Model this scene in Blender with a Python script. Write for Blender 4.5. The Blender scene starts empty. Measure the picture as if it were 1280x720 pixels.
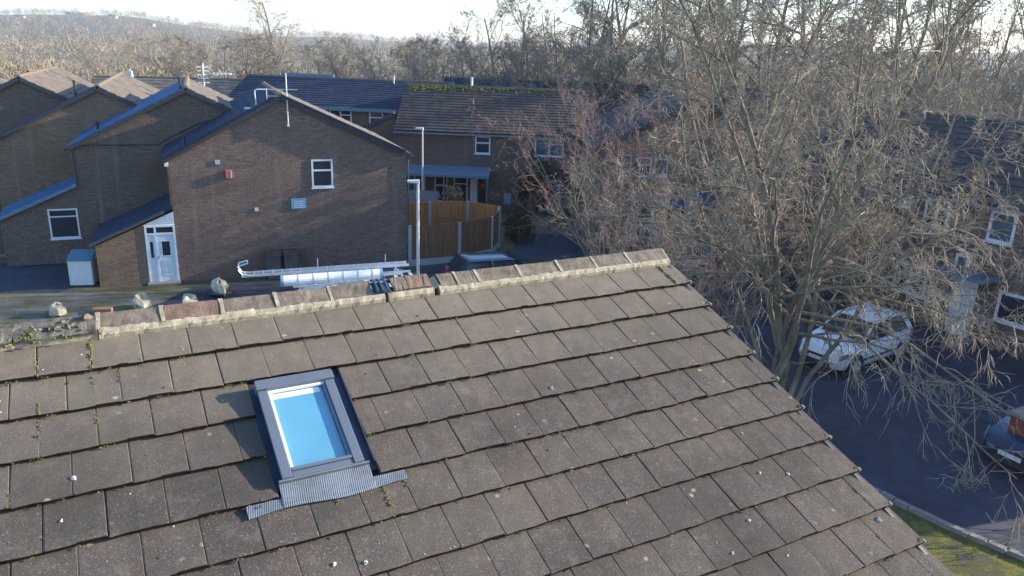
import bpy, math, random, colorsys
import numpy as np
from mathutils import Vector, Matrix, Euler
R = math.radians
sc = bpy.context.scene
col = sc.collection
# ------------------------------------------------------------------ camera
CAM = Vector((0, 0, 9.1))
p_, r_ = R(17.53), R(2.07)
F0 = Vector((0, math.cos(p_), -math.sin(p_)))
U0 = Vector((0, math.sin(p_), math.cos(p_)))
R0 = Vector((1, 0, 0))
Rt = R0*math.cos(r_) + U0*math.sin(r_)
Up = -R0*math.sin(r_) + U0*math.cos(r_)
cd = bpy.data.cameras.new('camera'); cam = bpy.data.objects.new('camera', cd); col.objects.link(cam)
M = Matrix((Rt, Up, -F0)).transposed().to_4x4(); M.translation = CAM
cam.matrix_world = M
cd.sensor_width = 36; cd.lens = 962.5/1280*36; cd.clip_start = .05; cd.clip_end = 6000
sc.camera = cam
# ------------------------------------------------------------------ sky, sun, exposure
SUN_AZ, SUN_EL = 17.0, 18.0
w = bpy.data.worlds.new('World'); sc.world = w; w.use_nodes = True
nt = w.node_tree; bg = nt.nodes['Background']
sky = nt.nodes.new('ShaderNodeTexSky'); sky.sky_type = 'NISHITA'; sky.sun_disc = False
sky.sun_elevation = R(SUN_EL); sky.sun_rotation = R(90-SUN_AZ)
sky.air_density = 1.0; sky.dust_density = .6; sky.ozone_density = 4.2
nt.links.new(sky.outputs[0], bg.inputs[0]); bg.inputs[1].default_value = .15
sd = bpy.data.lights.new('sun', 'SUN'); sd.energy = 4.2; sd.angle = R(.5); sd.color = (1, .86, .68)
so = bpy.data.objects.new('sun', sd); col.objects.link(so)
sdir = Vector((math.cos(R(SUN_AZ))*math.cos(R(SUN_EL)), math.sin(R(SUN_AZ))*math.cos(R(SUN_EL)), math.sin(R(SUN_EL))))
so.rotation_euler = sdir.to_track_quat('Z', 'Y').to_euler()
so.location = (40, 10, 30)
sc.view_settings.view_transform = 'Standard'; sc.view_settings.look = 'None'
sc.view_settings.gamma = 1; sc.view_settings.use_curve_mapping = False
sc.view_settings.exposure = 1.5
sc.render.engine = 'CYCLES'
rnd = random.Random(7)

# ------------------------------------------------------------------ materials
class NT:
    def __init__(s, name):
        s.m = bpy.data.materials.new(name); s.m.use_nodes = True; s.t = s.m.node_tree
        s.b = s.t.nodes['Principled BSDF']; s.b.inputs['Roughness'].default_value = .85
    def n(s, ty, **kw):
        nd = s.t.nodes.new('ShaderNode'+ty)
        for k, v in kw.items():
            if k.startswith('_'): setattr(nd, k[1:], v)
            else: nd.inputs[k.replace('_', ' ')].default_value = v
        return nd
    def l(s, a, b): s.t.links.new(a, b)
    def coord(s, kind='Object', scale=(1, 1, 1), rnd=False):
        tc = s.n('TexCoord'); mp = s.n('Mapping'); mp.inputs['Scale'].default_value = scale
        s.l(tc.outputs[kind], mp.inputs['Vector'])
        if rnd:
            oi = s.n('ObjectInfo'); mu = s.n('Math', _operation='MULTIPLY'); mu.inputs[1].default_value = 57.
            s.l(oi.outputs['Random'], mu.inputs[0]); cb = s.n('CombineXYZ')
            for i in range(3): s.l(mu.outputs[0], cb.inputs[i])
            s.l(cb.outputs[0], mp.inputs['Location'])
        return mp.outputs[0]
    def noise(s, vec, scale, detail=5, rough=.6):
        n = s.n('TexNoise', Scale=scale, Detail=detail, Roughness=rough); s.l(vec, n.inputs['Vector']); return n.outputs['Fac']
    def ramp(s, fac, stops, interp='LINEAR'):
        r = s.n('ValToRGB'); r.color_ramp.interpolation = interp
        e = r.color_ramp.elements
        while len(e) < len(stops): e.new(.5)
        for i, (p, c) in enumerate(stops):
            e[i].position = p; e[i].color = (*c, 1) if len(c) == 3 else c
        s.l(fac, r.inputs[0]); return r.outputs[0]
    def mix(s, fac, a, b, mode='MIX'):
        m = s.n('Mix', _data_type='RGBA', _blend_type=mode)
        for v, i in ((fac, 0), (a, 6), (b, 7)):
            if hasattr(v, 'is_output') or hasattr(v, 'links'): s.l(v, m.inputs[i])
            elif i == 0: m.inputs[0].default_value = v
            else: m.inputs[i].default_value = (*v, 1)
        return m.outputs[2]
    def bump(s, fac, strength=.4, dist=.01, prev=None):
        b = s.n('Bump', Strength=strength, Distance=dist); s.l(fac, b.inputs['Height'])
        if prev is not None: s.l(prev, b.inputs['Normal'])
        s.l(b.outputs[0], s.b.inputs['Normal']); return b.outputs[0]
    def out(s, c, rough=None, spec=None):
        if hasattr(c, 'links'): s.l(c, s.b.inputs['Base Color'])
        else: s.b.inputs['Base Color'].default_value = (*c, 1)
        if rough is not None: s.b.inputs['Roughness'].default_value = rough
        if spec is not None: s.b.inputs['Specular IOR Level'].default_value = spec
        return s.m
def simple(name, c, rough=.7, var=.25, scale=6, metal=0, spec=.5, bump=0, rnd=False):
    t = NT(name); v = t.coord(rnd=rnd); f = t.noise(v, scale, 6)
    lo = tuple(x*(1-var) for x in c); hi = tuple(min(1, x*(1+var)) for x in c)
    t.b.inputs['Metallic'].default_value = metal
    if bump: t.bump(t.noise(v, scale*5, 6), bump, .01)
    return t.out(t.ramp(f, [(.3, lo), (.7, hi)]), rough, spec)

def mat_tile():
    t = NT('concrete_tile'); v = t.coord(rnd=True)
    oi = t.n('ObjectInfo')
    base = t.ramp(oi.outputs['Random'], [(0, (.058, .05, .046)), (.2, (.098, .076, .064)), (.4, (.08, .074, .064)), (.6, (.118, .095, .078)), (.8, (.082, .068, .064)), (1, (.14, .115, .09))])
    f = t.noise(v, 5, 8, .65)
    c = t.mix(t.ramp(f, [(.3, (0, 0, 0)), (.75, (1, 1, 1))]), t.mix(.4, base, (.07, .06, .055)), t.mix(.25, base, (.2, .165, .125)))
    # reddish patches of the original pigment
    c = t.mix(t.ramp(t.noise(v, 2.2, 3), [(.52, (0, 0, 0)), (.75, (.5, .5, .5))]), c, (.15, .10, .085))
    # olive algae
    c = t.mix(t.ramp(t.noise(v, 3.1, 5), [(.55, (0, 0, 0)), (.8, (.55, .55, .55))]), c, (.16, .155, .09))
    g = t.noise(v, 160, 3, .7)
    c = t.mix(t.ramp(g, [(.4, (.7, .7, .7)), (.6, (0, 0, 0))]), c, (.05, .044, .04))
    g2 = t.noise(v, 90, 4, .7)
    c = t.mix(t.ramp(g2, [(.57, (0, 0, 0)), (.70, (.75, .75, .75))]), c, (.42, .37, .31))
    mp = t.n('Mapping'); mp.inputs['Scale'].default_value = (1, .12, 1); t.l(v, mp.inputs[0]); stn = t.noise(mp.outputs[0], 26, 4, .7)
    c = t.mix(t.ramp(stn, [(.5, (0, 0, 0)), (.72, (.4, .4, .4))]), c, (.085, .075, .065))
    c = t.mix(t.ramp(t.noise(v, 11, 6, .75), [(.52, (0, 0, 0)), (.68, (.45, .45, .45))]), c, (.2, .175, .145))
    ge = t.n('NewGeometry'); big = t.noise(ge.outputs['Position'], .9, 6, .65)
    c = t.mix(t.ramp(big, [(.38, (.6, .6, .6)), (.55, (0, 0, 0))]), c, (.048, .042, .038))
    c = t.mix(t.ramp(big, [(.52, (0, 0, 0)), (.68, (.4, .4, .4))]), c, (.135, .112, .085))
    sz = t.n('SeparateXYZ'); t.l(ge.outputs['Position'], sz.inputs[0]); mr_ = t.n('MapRange'); mr_.inputs['From Min'].default_value = 6.6; mr_.inputs['From Max'].default_value = 7.2
    t.l(sz.outputs[2], mr_.inputs['Value']); wn = t.n('Math', _operation='MULTIPLY'); t.l(mr_.outputs[0], wn.inputs[0]); t.l(t.noise(v, 4, 6, .7), wn.inputs[1])
    c = t.mix(wn.outputs[0], c, (.27, .225, .165))
    # pale lichen rosettes
    vo = t.n('TexVoronoi', Scale=5.5); t.l(v, vo.inputs['Vector'])
    wob = t.noise(v, 45, 4)
    ad = t.n('Math', _operation='MULTIPLY_ADD'); t.l(wob, ad.inputs[0]); ad.inputs[1].default_value = .16; t.l(vo.outputs['Distance'], ad.inputs[2])
    lic = t.ramp(ad.outputs[0], [(.12, (1, 1, 1)), (.19, (0, 0, 0))])
    pick = t.ramp(t.noise(v, 1.7, 2), [(.44, (0, 0, 0)), (.56, (.75, .75, .75))])
    c = t.mix(t.mix(1, lic, pick, 'MULTIPLY'), c, (.42, .4, .33))
    b = t.bump(g, .8, .005)
    t.bump(f, .35, .008, b)
    return t.out(c, .93, .25)

def mat_brick(name, c1, c2, mortar, sx=1.0):
    t = NT(name); tc = t.n('TexCoord'); sp = t.n('SeparateXYZ'); t.l(tc.outputs['Object'], sp.inputs[0])
    ad = t.n('Math', _operation='ADD'); t.l(sp.outputs[0], ad.inputs[0]); t.l(sp.outputs[1], ad.inputs[1])
    cb = t.n('CombineXYZ'); t.l(ad.outputs[0], cb.inputs[0]); t.l(sp.outputs[2], cb.inputs[1])
    br = t.n('TexBrick', Scale=1.0, Mortar_Size=.007, Mortar_Smooth=.3, Bias=-.1, Brick_Width=.225*sx, Row_Height=.075*sx)
    br.inputs['Color1'].default_value = (*c1, 1); br.inputs['Color2'].default_value = (*c2, 1); br.inputs['Mortar'].default_value = (*mortar, 1)
    t.l(cb.outputs[0], br.inputs['Vector'])
    v = t.coord()
    n1 = t.noise(v, .7, 5); n2 = t.noise(v, 14, 4, .7)
    c = t.mix(t.ramp(n1, [(.42, (0, 0, 0)), (.66, (.75, .75, .75))]), br.outputs['Color'], tuple(x*.62 for x in c1))
    c = t.mix(t.ramp(n2, [(.4, (.5, .5, .5)), (.6, (0, 0, 0))]), c, tuple(x*.5 for x in c2))
    mp = t.n('Mapping'); mp.inputs['Scale'].default_value = (1, 1, .06); t.l(tc.outputs['Object'], mp.inputs[0])
    st = t.noise(mp.outputs[0], 2.2, 5)
    c = t.mix(t.ramp(st, [(.58, (0, 0, 0)), (.75, (.3, .3, .3))]), c, (.3, .27, .24))
    b = t.bump(br.outputs['Fac'], -.5, .012); t.bump(n2, .8, .02, b)
    return t.out(c, .92, .2)

def mat_roofing(name, c, pitch=.33, var=.3):
    t = NT(name); v = t.coord(); tc = t.n('TexCoord')
    br = t.n('TexBrick', Scale=1.0, Mortar_Size=.006, Brick_Width=.3, Row_Height=pitch, Bias=0)
    br.inputs['Color1'].default_value = (*[x*(1-var) for x in c], 1); br.inputs['Color2'].default_value = (*[x*(1+var) for x in c], 1)
    br.inputs['Mortar'].default_value = (*[x*.35 for x in c], 1); t.l(tc.outputs['Object'], br.inputs['Vector'])
    n = t.noise(v, 1.1, 6)
    c2 = t.mix(t.ramp(n, [(.4, (0, 0, 0)), (.75, (.5, .5, .5))]), br.outputs['Color'], tuple(x*1.5 for x in c))
    c2 = t.mix(t.ramp(t.noise(v, 9, 5, .7), [(.5, (0, 0, 0)), (.7, (.4, .4, .4))]), c2, tuple(x*.5 for x in c))
    return t.out(c2, .9, .3)

def mat_moss(name='moss'):
    t = NT(name); v = t.coord(); f = t.noise(v, 30, 4)
    return t.out(t.ramp(f, [(.3, (.07, .075, .02)), (.55, (.17, .17, .04)), (.8, (.3, .28, .08))]), .95, .1)

def mat_bark(name, lo, hi, scale=3):
    t = NT(name); v = t.coord('Object', (1, 1, .4)); f = t.noise(v, scale, 5, .7)
    oi = t.n('ObjectInfo')
    c = t.ramp(f, [(.3, lo), (.72, hi)])
    c = t.mix(.35, c, t.ramp(oi.outputs['Random'], [(0, (.8, .75, .7)), (1, (1, 1, 1))]), 'MULTIPLY')
    return t.out(c, .85, .25)

def mat_glass(name, c=(.02, .03, .045), ior=1.5, rough=.03, spec=.5):
    t = NT(name); v = t.coord(); f = t.noise(v, 1.2, 2)
    t.b.inputs['IOR'].default_value = ior
    t.bump(f, .02, .05)
    return t.out(t.ramp(f, [(.3, tuple(x*.85 for x in c)), (.7, tuple(x*1.15 for x in c))]), rough, spec)

def mat_asphalt(name, c=(.05, .05, .053)):
    t = NT(name); v = t.coord(); g = t.noise(v, 60, 4, .75); p = t.noise(v, .5, 6, .65)
    base = t.ramp(g, [(.35, tuple(x*.7 for x in c)), (.65, tuple(x*1.35 for x in c))])
    base = t.mix(t.ramp(p, [(.42, (0, 0, 0)), (.62, (.7, .7, .7))]), base, tuple(x*1.8 for x in c))
    base = t.mix(t.ramp(t.noise(v, 2.2, 7, .75), [(.5, (0, 0, 0)), (.6, (.5, .5, .5))]), base, tuple(x*.5 for x in c))
    t.bump(g, .5, .01)
    return t.out(base, .8, .35)

def mat_ground(name):
    t = NT(name); v = t.coord(); p = t.noise(v, .35, 8, .7); q = t.noise(v, 3.5, 6, .7); g = t.noise(v, 40, 4, .7)
    base = t.ramp(p, [(.38, (.10, .10, .05)), (.5, (.13, .115, .075)), (.62, (.17, .15, .11))])
    base = t.mix(t.ramp(q, [(.45, (0, 0, 0)), (.6, (.7, .7, .7))]), base, (.09, .1, .03))
    base = t.mix(t.ramp(g, [(.4, (.4, .4, .4)), (.6, (0, 0, 0))]), base, (.05, .045, .03))
    t.bump(q, .6, .05)
    return t.out(base, .95, .15)

def mat_paving(name):
    t = NT(name); v = t.coord(); tc = t.n('TexCoord')
    p = t.noise(v, .8, 7, .7); g = t.noise(v, 25, 4, .7)
    base = t.ramp(p, [(.35, (.12, .11, .095)), (.65, (.22, .2, .17))])
    base = t.mix(t.ramp(t.noise(v, 1.1, 5), [(.45, (0, 0, 0)), (.6, (.9, .9, .9))]), base, (.10, .115, .035))
    base = t.mix(t.ramp(g, [(.4, (.4, .4, .4)), (.6, (0, 0, 0))]), base, (.07, .065, .05))
    t.bump(g, .4, .01)
    return t.out(base, .92, .2)
def mat_mossbank(name):
    t = NT(name); v = t.coord(); p = t.noise(v, 1.0, 7, .72); g = t.noise(v, 35, 4, .7)
    base = t.ramp(p, [(.40, (.11, .10, .085)), (.47, (.10, .10, .05)), (.55, (.2, .19, .045)), (.63, (.09, .085, .055))])
    base = t.mix(t.ramp(g, [(.4, (.6, .6, .6)), (.6, (0, 0, 0))]), base, (.06, .07, .02))
    t.bump(g, .8, .03)
    return t.out(base, .95, .1)
def mat_paint(name, c, rough=.25, metal=0.):
    t = NT(name); v = t.coord(); f = t.noise(v, 4, 5)
    t.b.inputs['Coat Weight'].default_value = .6; t.b.inputs['Coat Roughness'].default_value = .06
    t.b.inputs['Metallic'].default_value = metal
    return t.out(t.ramp(f, [(.3, tuple(x*.92 for x in c)), (.75, c)]), rough)
def mat_wood(name, c):
    t = NT(name); v = t.coord('Object', (9, 9, .6), rnd=False); f = t.noise(v, 1.3, 4, .7)
    return t.out(t.ramp(f, [(.25, tuple(x*.35 for x in c)), (.5, c), (.8, tuple(min(1, x*1.4) for x in c))]), .8, .2)

MT = dict(
    tile=mat_tile(), tile_edge=simple('tile_edge_shade_grime', (.022, .02, .015), .97, .6, 30, spec=.1),  # edge grime made near-black to deepen the shade line under each course
    mortar=simple('lime_mortar', (.36, .31, .225), .95, .3, 14, spec=.2, bump=.6),
    ridge=simple('ridge_concrete', (.17, .14, .108), .93, .4, 9, spec=.2, bump=.6, rnd=True),
    ridge_red=simple('ridge_red', (.18, .12, .09), .93, .35, 9, spec=.2, bump=.6),
    ridge_old=simple('ridge_weathered', (.13, .12, .10), .95, .6, 16, spec=.2, bump=1),
    deck=simple('roof_underlay', (.03, .027, .024), .95, .3, 4),
    lead=simple('lead_sheet', (.17, .195, .22), .6, .35, 5, metal=.2),
    frame_grey=simple('grey_aluminium', (.155, .18, .215), .42, .06, 5, metal=.35),
    gutter_dark=simple('dark_flashing', (.05, .07, .11), .45, .2, 5, metal=.3),
    pvc=simple('white_pvc', (.66, .7, .74), .4, .05, 5),
    dpvc=simple('door_white', (.6, .66, .72), .4, .05, 5),
    black=simple('black_plastic', (.02, .021, .024), .5, .3, 5),
    rubber=simple('rubber', (.018, .018, .018), .8, .3, 9),
    dkgrey=simple('dark_grey_plastic', (.06, .063, .07), .6, .2, 5),
    alu=simple('aluminium', (.66, .69, .72), .38, .1, 8, metal=.6),
    galv=simple('galvanised', (.55, .56, .57), .5, .15, 10, metal=.3),
    lamp=simple('lamp_post_paint', (.6, .6, .58), .5, .1, 8),
    red=simple('alarm_red', (.6, .13, .16), .4, .08, 5),
    plaque=simple('plaque_blue', (.17, .36, .55), .45, .1, 5),
    teal=simple('teal_lid', (.06, .17, .23), .5, .2, 5),
    binwhite=simple('pale_grey_board', (.6, .61, .62), .6, .08, 5),
    fascia=simple('fascia_dark', (.035, .04, .05), .5, .2, 6),
    fascia_blue=simple('fascia_grey_blue', (.12, .19, .25), .55, .15, 5),
    post=simple('concrete_post', (.33, .36, .38), .85, .15, 12, bump=.3),
    stone=simple('boulder_stone', (.45, .41, .31), .95, .5, 9, spec=.2, bump=1),
    redbrick=simple('red_brick_block', (.3, .13, .09), .9, .2, 12, bump=.5),
    kerb=simple('kerb_concrete', (.2, .19, .175), .9, .25, 12, bump=.4),
    crumb=simple('pale_crumb', (.5, .47, .4), .9, .2, 30),
    moss=mat_moss(),
    glass=mat_glass('window_glass'), glass_b=mat_glass('curtained_glass', (.07, .12, .14)),
    skyglass=mat_glass('sky_tinted_glass', (.10, .31, .43), 1.9, .16, .9),  # sky reflection put into the pane's blue base colour
    wood=mat_wood('fence_wood', (.42, .21, .085)), wood2=mat_wood('fence_wood_dark', (.2, .1, .055)),
    brick1=mat_brick('brown_brick', (.29, .205, .162), (.18, .122, .105), (.10, .08, .07)),
    brick2=mat_brick('grey_brown_brick', (.225, .168, .137), (.145, .108, .09), (.09, .078, .07)),
    brickw=mat_brick('warm_brick', (.34, .23, .155), (.22, .145, .1), (.11, .088, .07)),
    brick_red=mat_brick('red_brick', (.3, .08, .05), (.22, .06, .04), (.2, .15, .12)),
    slate=mat_roofing('dark_sky_tinted_tiles', (.018, .032, .066), .33), slate_sky=mat_roofing('sky_tinted_tiles', (.03, .10, .21), .33),  # bluish sky light on shaded slopes is mixed into these tile colours
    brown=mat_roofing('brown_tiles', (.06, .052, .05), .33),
    tan=mat_roofing('sunlit_tan_tiles', (.155, .13, .105), .33),  # sunlit tone in the colour, for sunward slopes of the dark-tiled roofs
    felt=simple('roof_felt', (.1, .11, .12), .9, .3, 3),
    asphalt=mat_asphalt('asphalt', (.028, .036, .055)), asphalt2=mat_asphalt('asphalt_light', (.08, .085, .095)),  # blue of sky-lit shade is tinted into the road colour
    ground=mat_ground('rough_ground'), paving=mat_paving('paving'), mossbank=mat_mossbank('mossy_grass'),
    carwhite=mat_paint('car_white', (.74, .77, .8)), carblue=mat_paint('car_blue', (.012, .04, .11), .3, .2), cardark_sky=mat_paint('car_dark_sky', (.01, .045, .085), .25, .3),  # teal holds the dark cars' blue sky reflection as paint colour
    cardark=mat_paint('car_dark', (.012, .014, .02)), carsilver=mat_paint('car_silver', (.4, .42, .45), .3, .5),
    vanwhite=mat_paint('van_white', (.85, .86, .87)),
    twig=mat_bark('twig', (.10, .083, .066), (.52, .44, .34), 1.2),
    bark=mat_bark('bark', (.09, .082, .058), (.32, .29, .21), 4),
    bark_dark=mat_bark('bark_dark', (.12, .1, .08), (.3, .25, .19), 4),
    twig_red=mat_bark('twig_red', (.2, .13, .11), (.44, .31, .26), 2),
    twig_far=mat_bark('twig_far', (.17, .145, .11), (.47, .40, .30), 1),
    twig_far2=mat_bark('twig_far2', (.15, .135, .11), (.41, .37, .295), 1),
    wood_far=mat_bark('far_wood', (.17, .14, .10), (.43, .355, .25), .035),
    leaf_y=mat_bark('leaf_olive', (.09, .09, .02), (.3, .26, .06), 2),
    leaf_t=mat_bark('leaf_tan', (.22, .15, .07), (.5, .38, .2), 2),
    leaf_d=mat_bark('leaf_dark', (.025, .035, .02), (.07, .08, .035), 2),
    render=simple('cream_render', (.4, .365, .3), .85, .1, 1),
    terrain=simple('winter_terrain', (.15, .125, .085), .95, .35, .01, spec=.1),
)

# ------------------------------------------------------------------ object helpers
def fast_mesh(name, V, Fs, sizes=None, smooth=False):
    """V (n,3) array, Fs flat index array with constant face size or sizes array"""
    me = bpy.data.meshes.new(name); V = np.asarray(V, np.float32); Fs = np.asarray(Fs, np.int32)
    if Fs.ndim == 2:
        sizes = np.full(len(Fs), Fs.shape[1], np.int32); Fs = Fs.ravel()
    me.vertices.add(len(V)); me.vertices.foreach_set('co', V.ravel())
    me.loops.add(len(Fs)); me.loops.foreach_set('vertex_index', Fs)
    me.polygons.add(len(sizes)); st = np.concatenate(([0], np.cumsum(sizes)[:-1])).astype(np.int32)
    me.polygons.foreach_set('loop_start', st); me.polygons.foreach_set('loop_total', sizes)
    if smooth: me.polygons.foreach_set('use_smooth', np.ones(len(sizes), bool))
    me.update(calc_edges=True); return me
def link(name, me, parent=None, loc=None, rot=None, mat=None):
    o = bpy.data.objects.new(name, me); col.objects.link(o)
    if parent: o.parent = parent
    if loc is not None: o.location = loc
    if rot is not None: o.rotation_euler = rot
    if mat and me: me.materials.clear(); me.materials.append(MT[mat] if isinstance(mat, str) else mat)
    return o
class MB:
    def __init__(s): s.v = []; s.f = []
    def add(s, vs, fs):
        n = len(s.v); s.v += [tuple(v) for v in vs]; s.f += [tuple(i+n for i in f) for f in fs]; return s
    def box(s, x0, y0, z0, x1, y1, z1, mtx=None):
        vs = [Vector(q) for q in ((x0,y0,z0),(x1,y0,z0),(x1,y1,z0),(x0,y1,z0),(x0,y0,z1),(x1,y0,z1),(x1,y1,z1),(x0,y1,z1))]
        if mtx: vs = [mtx @ q for q in vs]
        return s.add(vs, [(0,3,2,1),(4,5,6,7),(0,1,5,4),(1,2,6,5),(2,3,7,6),(3,0,4,7)])
    def bar(s, a, b, wx, wz, up=(0, 0, 1)):
        a, b = Vector(a), Vector(b); d = (b-a).normalized(); u = Vector(up)
        if abs(d.dot(u)) > .98: u = Vector((0, 1, 0))
        sx = d.cross(u).normalized()*wx/2; sz = sx.cross(d).normalized()*wz/2
        vs = [a-sx-sz, a+sx-sz, a+sx+sz, a-sx+sz, b-sx-sz, b+sx-sz, b+sx+sz, b-sx+sz]
        return s.add(vs, [(0,1,2,3),(7,6,5,4),(0,4,5,1),(1,5,6,2),(2,6,7,3),(3,7,4,0)])
    def tube(s, pts, r, n=8, cap=True):
        pts = [Vector(q) for q in pts]; rs = r if isinstance(r, (list, tuple)) else [r]*len(pts)
        base = len(s.v); prev = None
        for i, q in enumerate(pts):
            d = (pts[min(i+1, len(pts)-1)]-pts[max(i-1, 0)]).normalized()
            if prev is None: a = d.orthogonal().normalized()
            else: a = (prev-d*prev.dot(d)).normalized()
            prev = a; b = d.cross(a)
            for k in range(n):
                t = 2*math.pi*k/n; s.v.append(tuple(q+(a*math.cos(t)+b*math.sin(t))*rs[i]))
        for i in range(len(pts)-1):
            for k in range(n):
                k2 = (k+1) % n; s.f.append((base+i*n+k, base+i*n+k2, base+(i+1)*n+k2, base+(i+1)*n+k))
        if cap:
            s.f.append(tuple(base+k for k in range(n))[::-1]); e = base+(len(pts)-1)*n; s.f.append(tuple(e+k for k in range(n)))
        return s
    def prism(s, prof, a, b, axis='y'):
        n = len(prof)
        def P(q, t): return (q[0], t, q[1]) if axis == 'y' else ((t, q[0], q[1]) if axis == 'x' else (q[0], q[1], t))
        vs = [P(q, a) for q in prof]+[P(q, b) for q in prof]
        fs = [tuple(range(n)), tuple(range(2*n-1, n-1, -1))]+[(i, i+n, (i+1) % n+n, (i+1) % n) for i in range(n)]
        return s.add(vs, fs)
    def grid(s, nx, ny, fn):
        b = len(s.v)
        for j in range(ny+1):
            for i in range(nx+1): s.v.append(tuple(fn(i/nx, j/ny)))
        for j in range(ny):
            for i in range(nx):
                a = b+j*(nx+1)+i; s.f.append((a, a+1, a+nx+2, a+nx+1))
        return s
    def mesh(s, name, smooth=False):
        me = bpy.data.meshes.new(name); me.from_pydata(s.v, [], s.f); me.update()
        if smooth: me.polygons.foreach_set('use_smooth', [True]*len(me.polygons))
        import bmesh as _b
        bm = _b.new(); bm.from_mesh(me); _b.ops.recalc_face_normals(bm, faces=bm.faces); bm.to_mesh(me); bm.free()
        return me
    def build(s, name, mat, parent=None, loc=None, rot=None, smooth=False, bevel=0):
        o = link(name, s.mesh(name, smooth), parent, loc, rot, mat)
        if bevel:
            m = o.modifiers.new('bevel', 'BEVEL'); m.width = bevel; m.segments = 2; m.limit_method = 'ANGLE'
        return o
def tag(o, label=None, cat=None, group=None, kind=None):
    if label: o['label'] = label
    if cat: o['category'] = cat
    if group: o['group'] = group
    if kind: o['kind'] = kind
    return o
def thing(name, label, cat, loc=(0, 0, 0), rz=0, group=None):
    o = bpy.data.objects.new(name, None); o.empty_display_size = .3; col.objects.link(o)
    o.location = loc; o.rotation_euler = (0, 0, rz); return tag(o, label, cat, group)
def dup(root, loc=None, rz=None, label=None, scale=None, group=None):
    def cp(o, par):
        c = o.copy(); col.objects.link(c)
        if par: c.parent = par
        for ch in o.children: cp(ch, c)
        return c
    c = cp(root, None)
    if loc is not None: c.location = loc
    if rz is not None: c.rotation_euler = (0, 0, rz)
    if scale is not None: c.scale = scale if hasattr(scale, '__len__') else (scale,)*3
    if label: c['label'] = label
    if group: c['group'] = group
    return c
def blob(mb, c, r, seed=0, squash=.8, rough=.25, n=7):
    """lumpy closed lump"""
    g = random.Random(seed); b = len(mb.v); rows = n//2+2
    ph = [g.uniform(0, 6.3) for _ in range(6)]
    for j in range(rows+1):
        th = math.pi*j/rows
        for i in range(n):
            a = 2*math.pi*i/n
            k = 1+rough*(math.sin(2*a+ph[0])*math.sin(th*2+ph[1])+.6*math.sin(3*a+ph[2]+th)+g.uniform(-.35, .35))
            mb.v.append((c[0]+r*k*math.sin(th)*math.cos(a), c[1]+r*k*math.sin(th)*math.sin(a), c[2]+r*k*squash*math.cos(th)))
    for j in range(rows):
        for i in range(n):
            i2 = (i+1) % n; mb.f.append((b+j*n+i, b+j*n+i2, b+(j+1)*n+i2, b+(j+1)*n+i))

# ------------------------------------------------------------------ terrain and ground surfaces
def height(x, y):
    r = math.hypot(x, y)
    t = min(1, max(0, (y-62)/170)); t = t*t*(3-2*t)
    left = 1/(1+math.exp((x-.12*y)/(.12*y+8)))
    z = -t*(3+7*left)
    # far hills
    u = min(1, max(0, (y-450)/1000)); u = u*u*(3-2*u)
    a = x/max(y, 1)
    hill = 9+26*math.exp(-((a+.56)/.2)**2)+10*math.exp(-((a-.55)/.3)**2)-3*math.exp(-((a+.05)/.2)**2)
    hill += 2.5*math.sin(a*23)+1.5*math.sin(a*51+1)
    z += u*(hill+8)
    # bank on the right
    z += 3.2*math.exp(-((x-52)/20)**2-((y-72)/22)**2)
    return z
def ground_sheet():
    xs = np.concatenate([-np.geomspace(1800, 60, 40), np.linspace(-56, 90, 60), np.geomspace(95, 1900, 40)])
    ys = np.concatenate([np.linspace(-40, 60, 26), np.geomspace(64, 2600, 70)])
    V = [(x, y, height(x, y)) for y in ys for x in xs]
    nx = len(xs); Fq = [(j*nx+i, j*nx+i+1, (j+1)*nx+i+1, (j+1)*nx+i) for j in range(len(ys)-1) for i in range(nx-1)]
    me = fast_mesh('ground', np.array(V), np.array(Fq), smooth=True)
    tag(link('ground', me, mat='ground'), kind='structure')
ground_sheet()
def patch(name, pts, z, mat, label=None):
    mb = MB(); mb.add([(x, y, z) for x, y in pts], [tuple(range(len(pts)))])
    return tag(mb.build(name, mat), kind='structure', label=label)
# the dark road that bends round the end of the near house, and the drives between the houses
patch('road', [(7.2,-6),(9.75,12.75),(9.5,13.3),(8.6,14.3),(7.7,16),(4.5,19.0),(3.6,24),(2.6,30),(2.2,33),(.2,33.6),(-.2,38),(3.8,38.2),(15,36),(15.2,27),(16.2,24),(17.5,21),(18.5,16),(20,8),(20,-6)], .008, 'asphalt')
patch('service_road', [(-12.2,27.55),(-4.0,30.85),(-.3,34.6),(2.6,30),(3.6,24),(4.5,19.0),(-2,16.5),(-12,20.5),(-13.3,25.9)], .012, 'asphalt')
patch('driveway', [(-40,29.0),(-17.7,29.9),(-16.0,27.3),(-16.4,26.3),(-40,22)], .008, 'asphalt')
patch('path', [(-40,21.6),(-16.4,26.2),(-13.2,26.9),(-12.0,27.4),(-12.3,25.6),(-13.5,23.0),(-30,14),(-40,14)], .016, 'paving')
patch('grass_verge', [(7.0,4),(7.7,15.6),(8.55,14.15),(9.35,13.2),(10.3,12.3),(11.6,11.0),(13,6),(13,4)], .02, 'mossbank')
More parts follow.
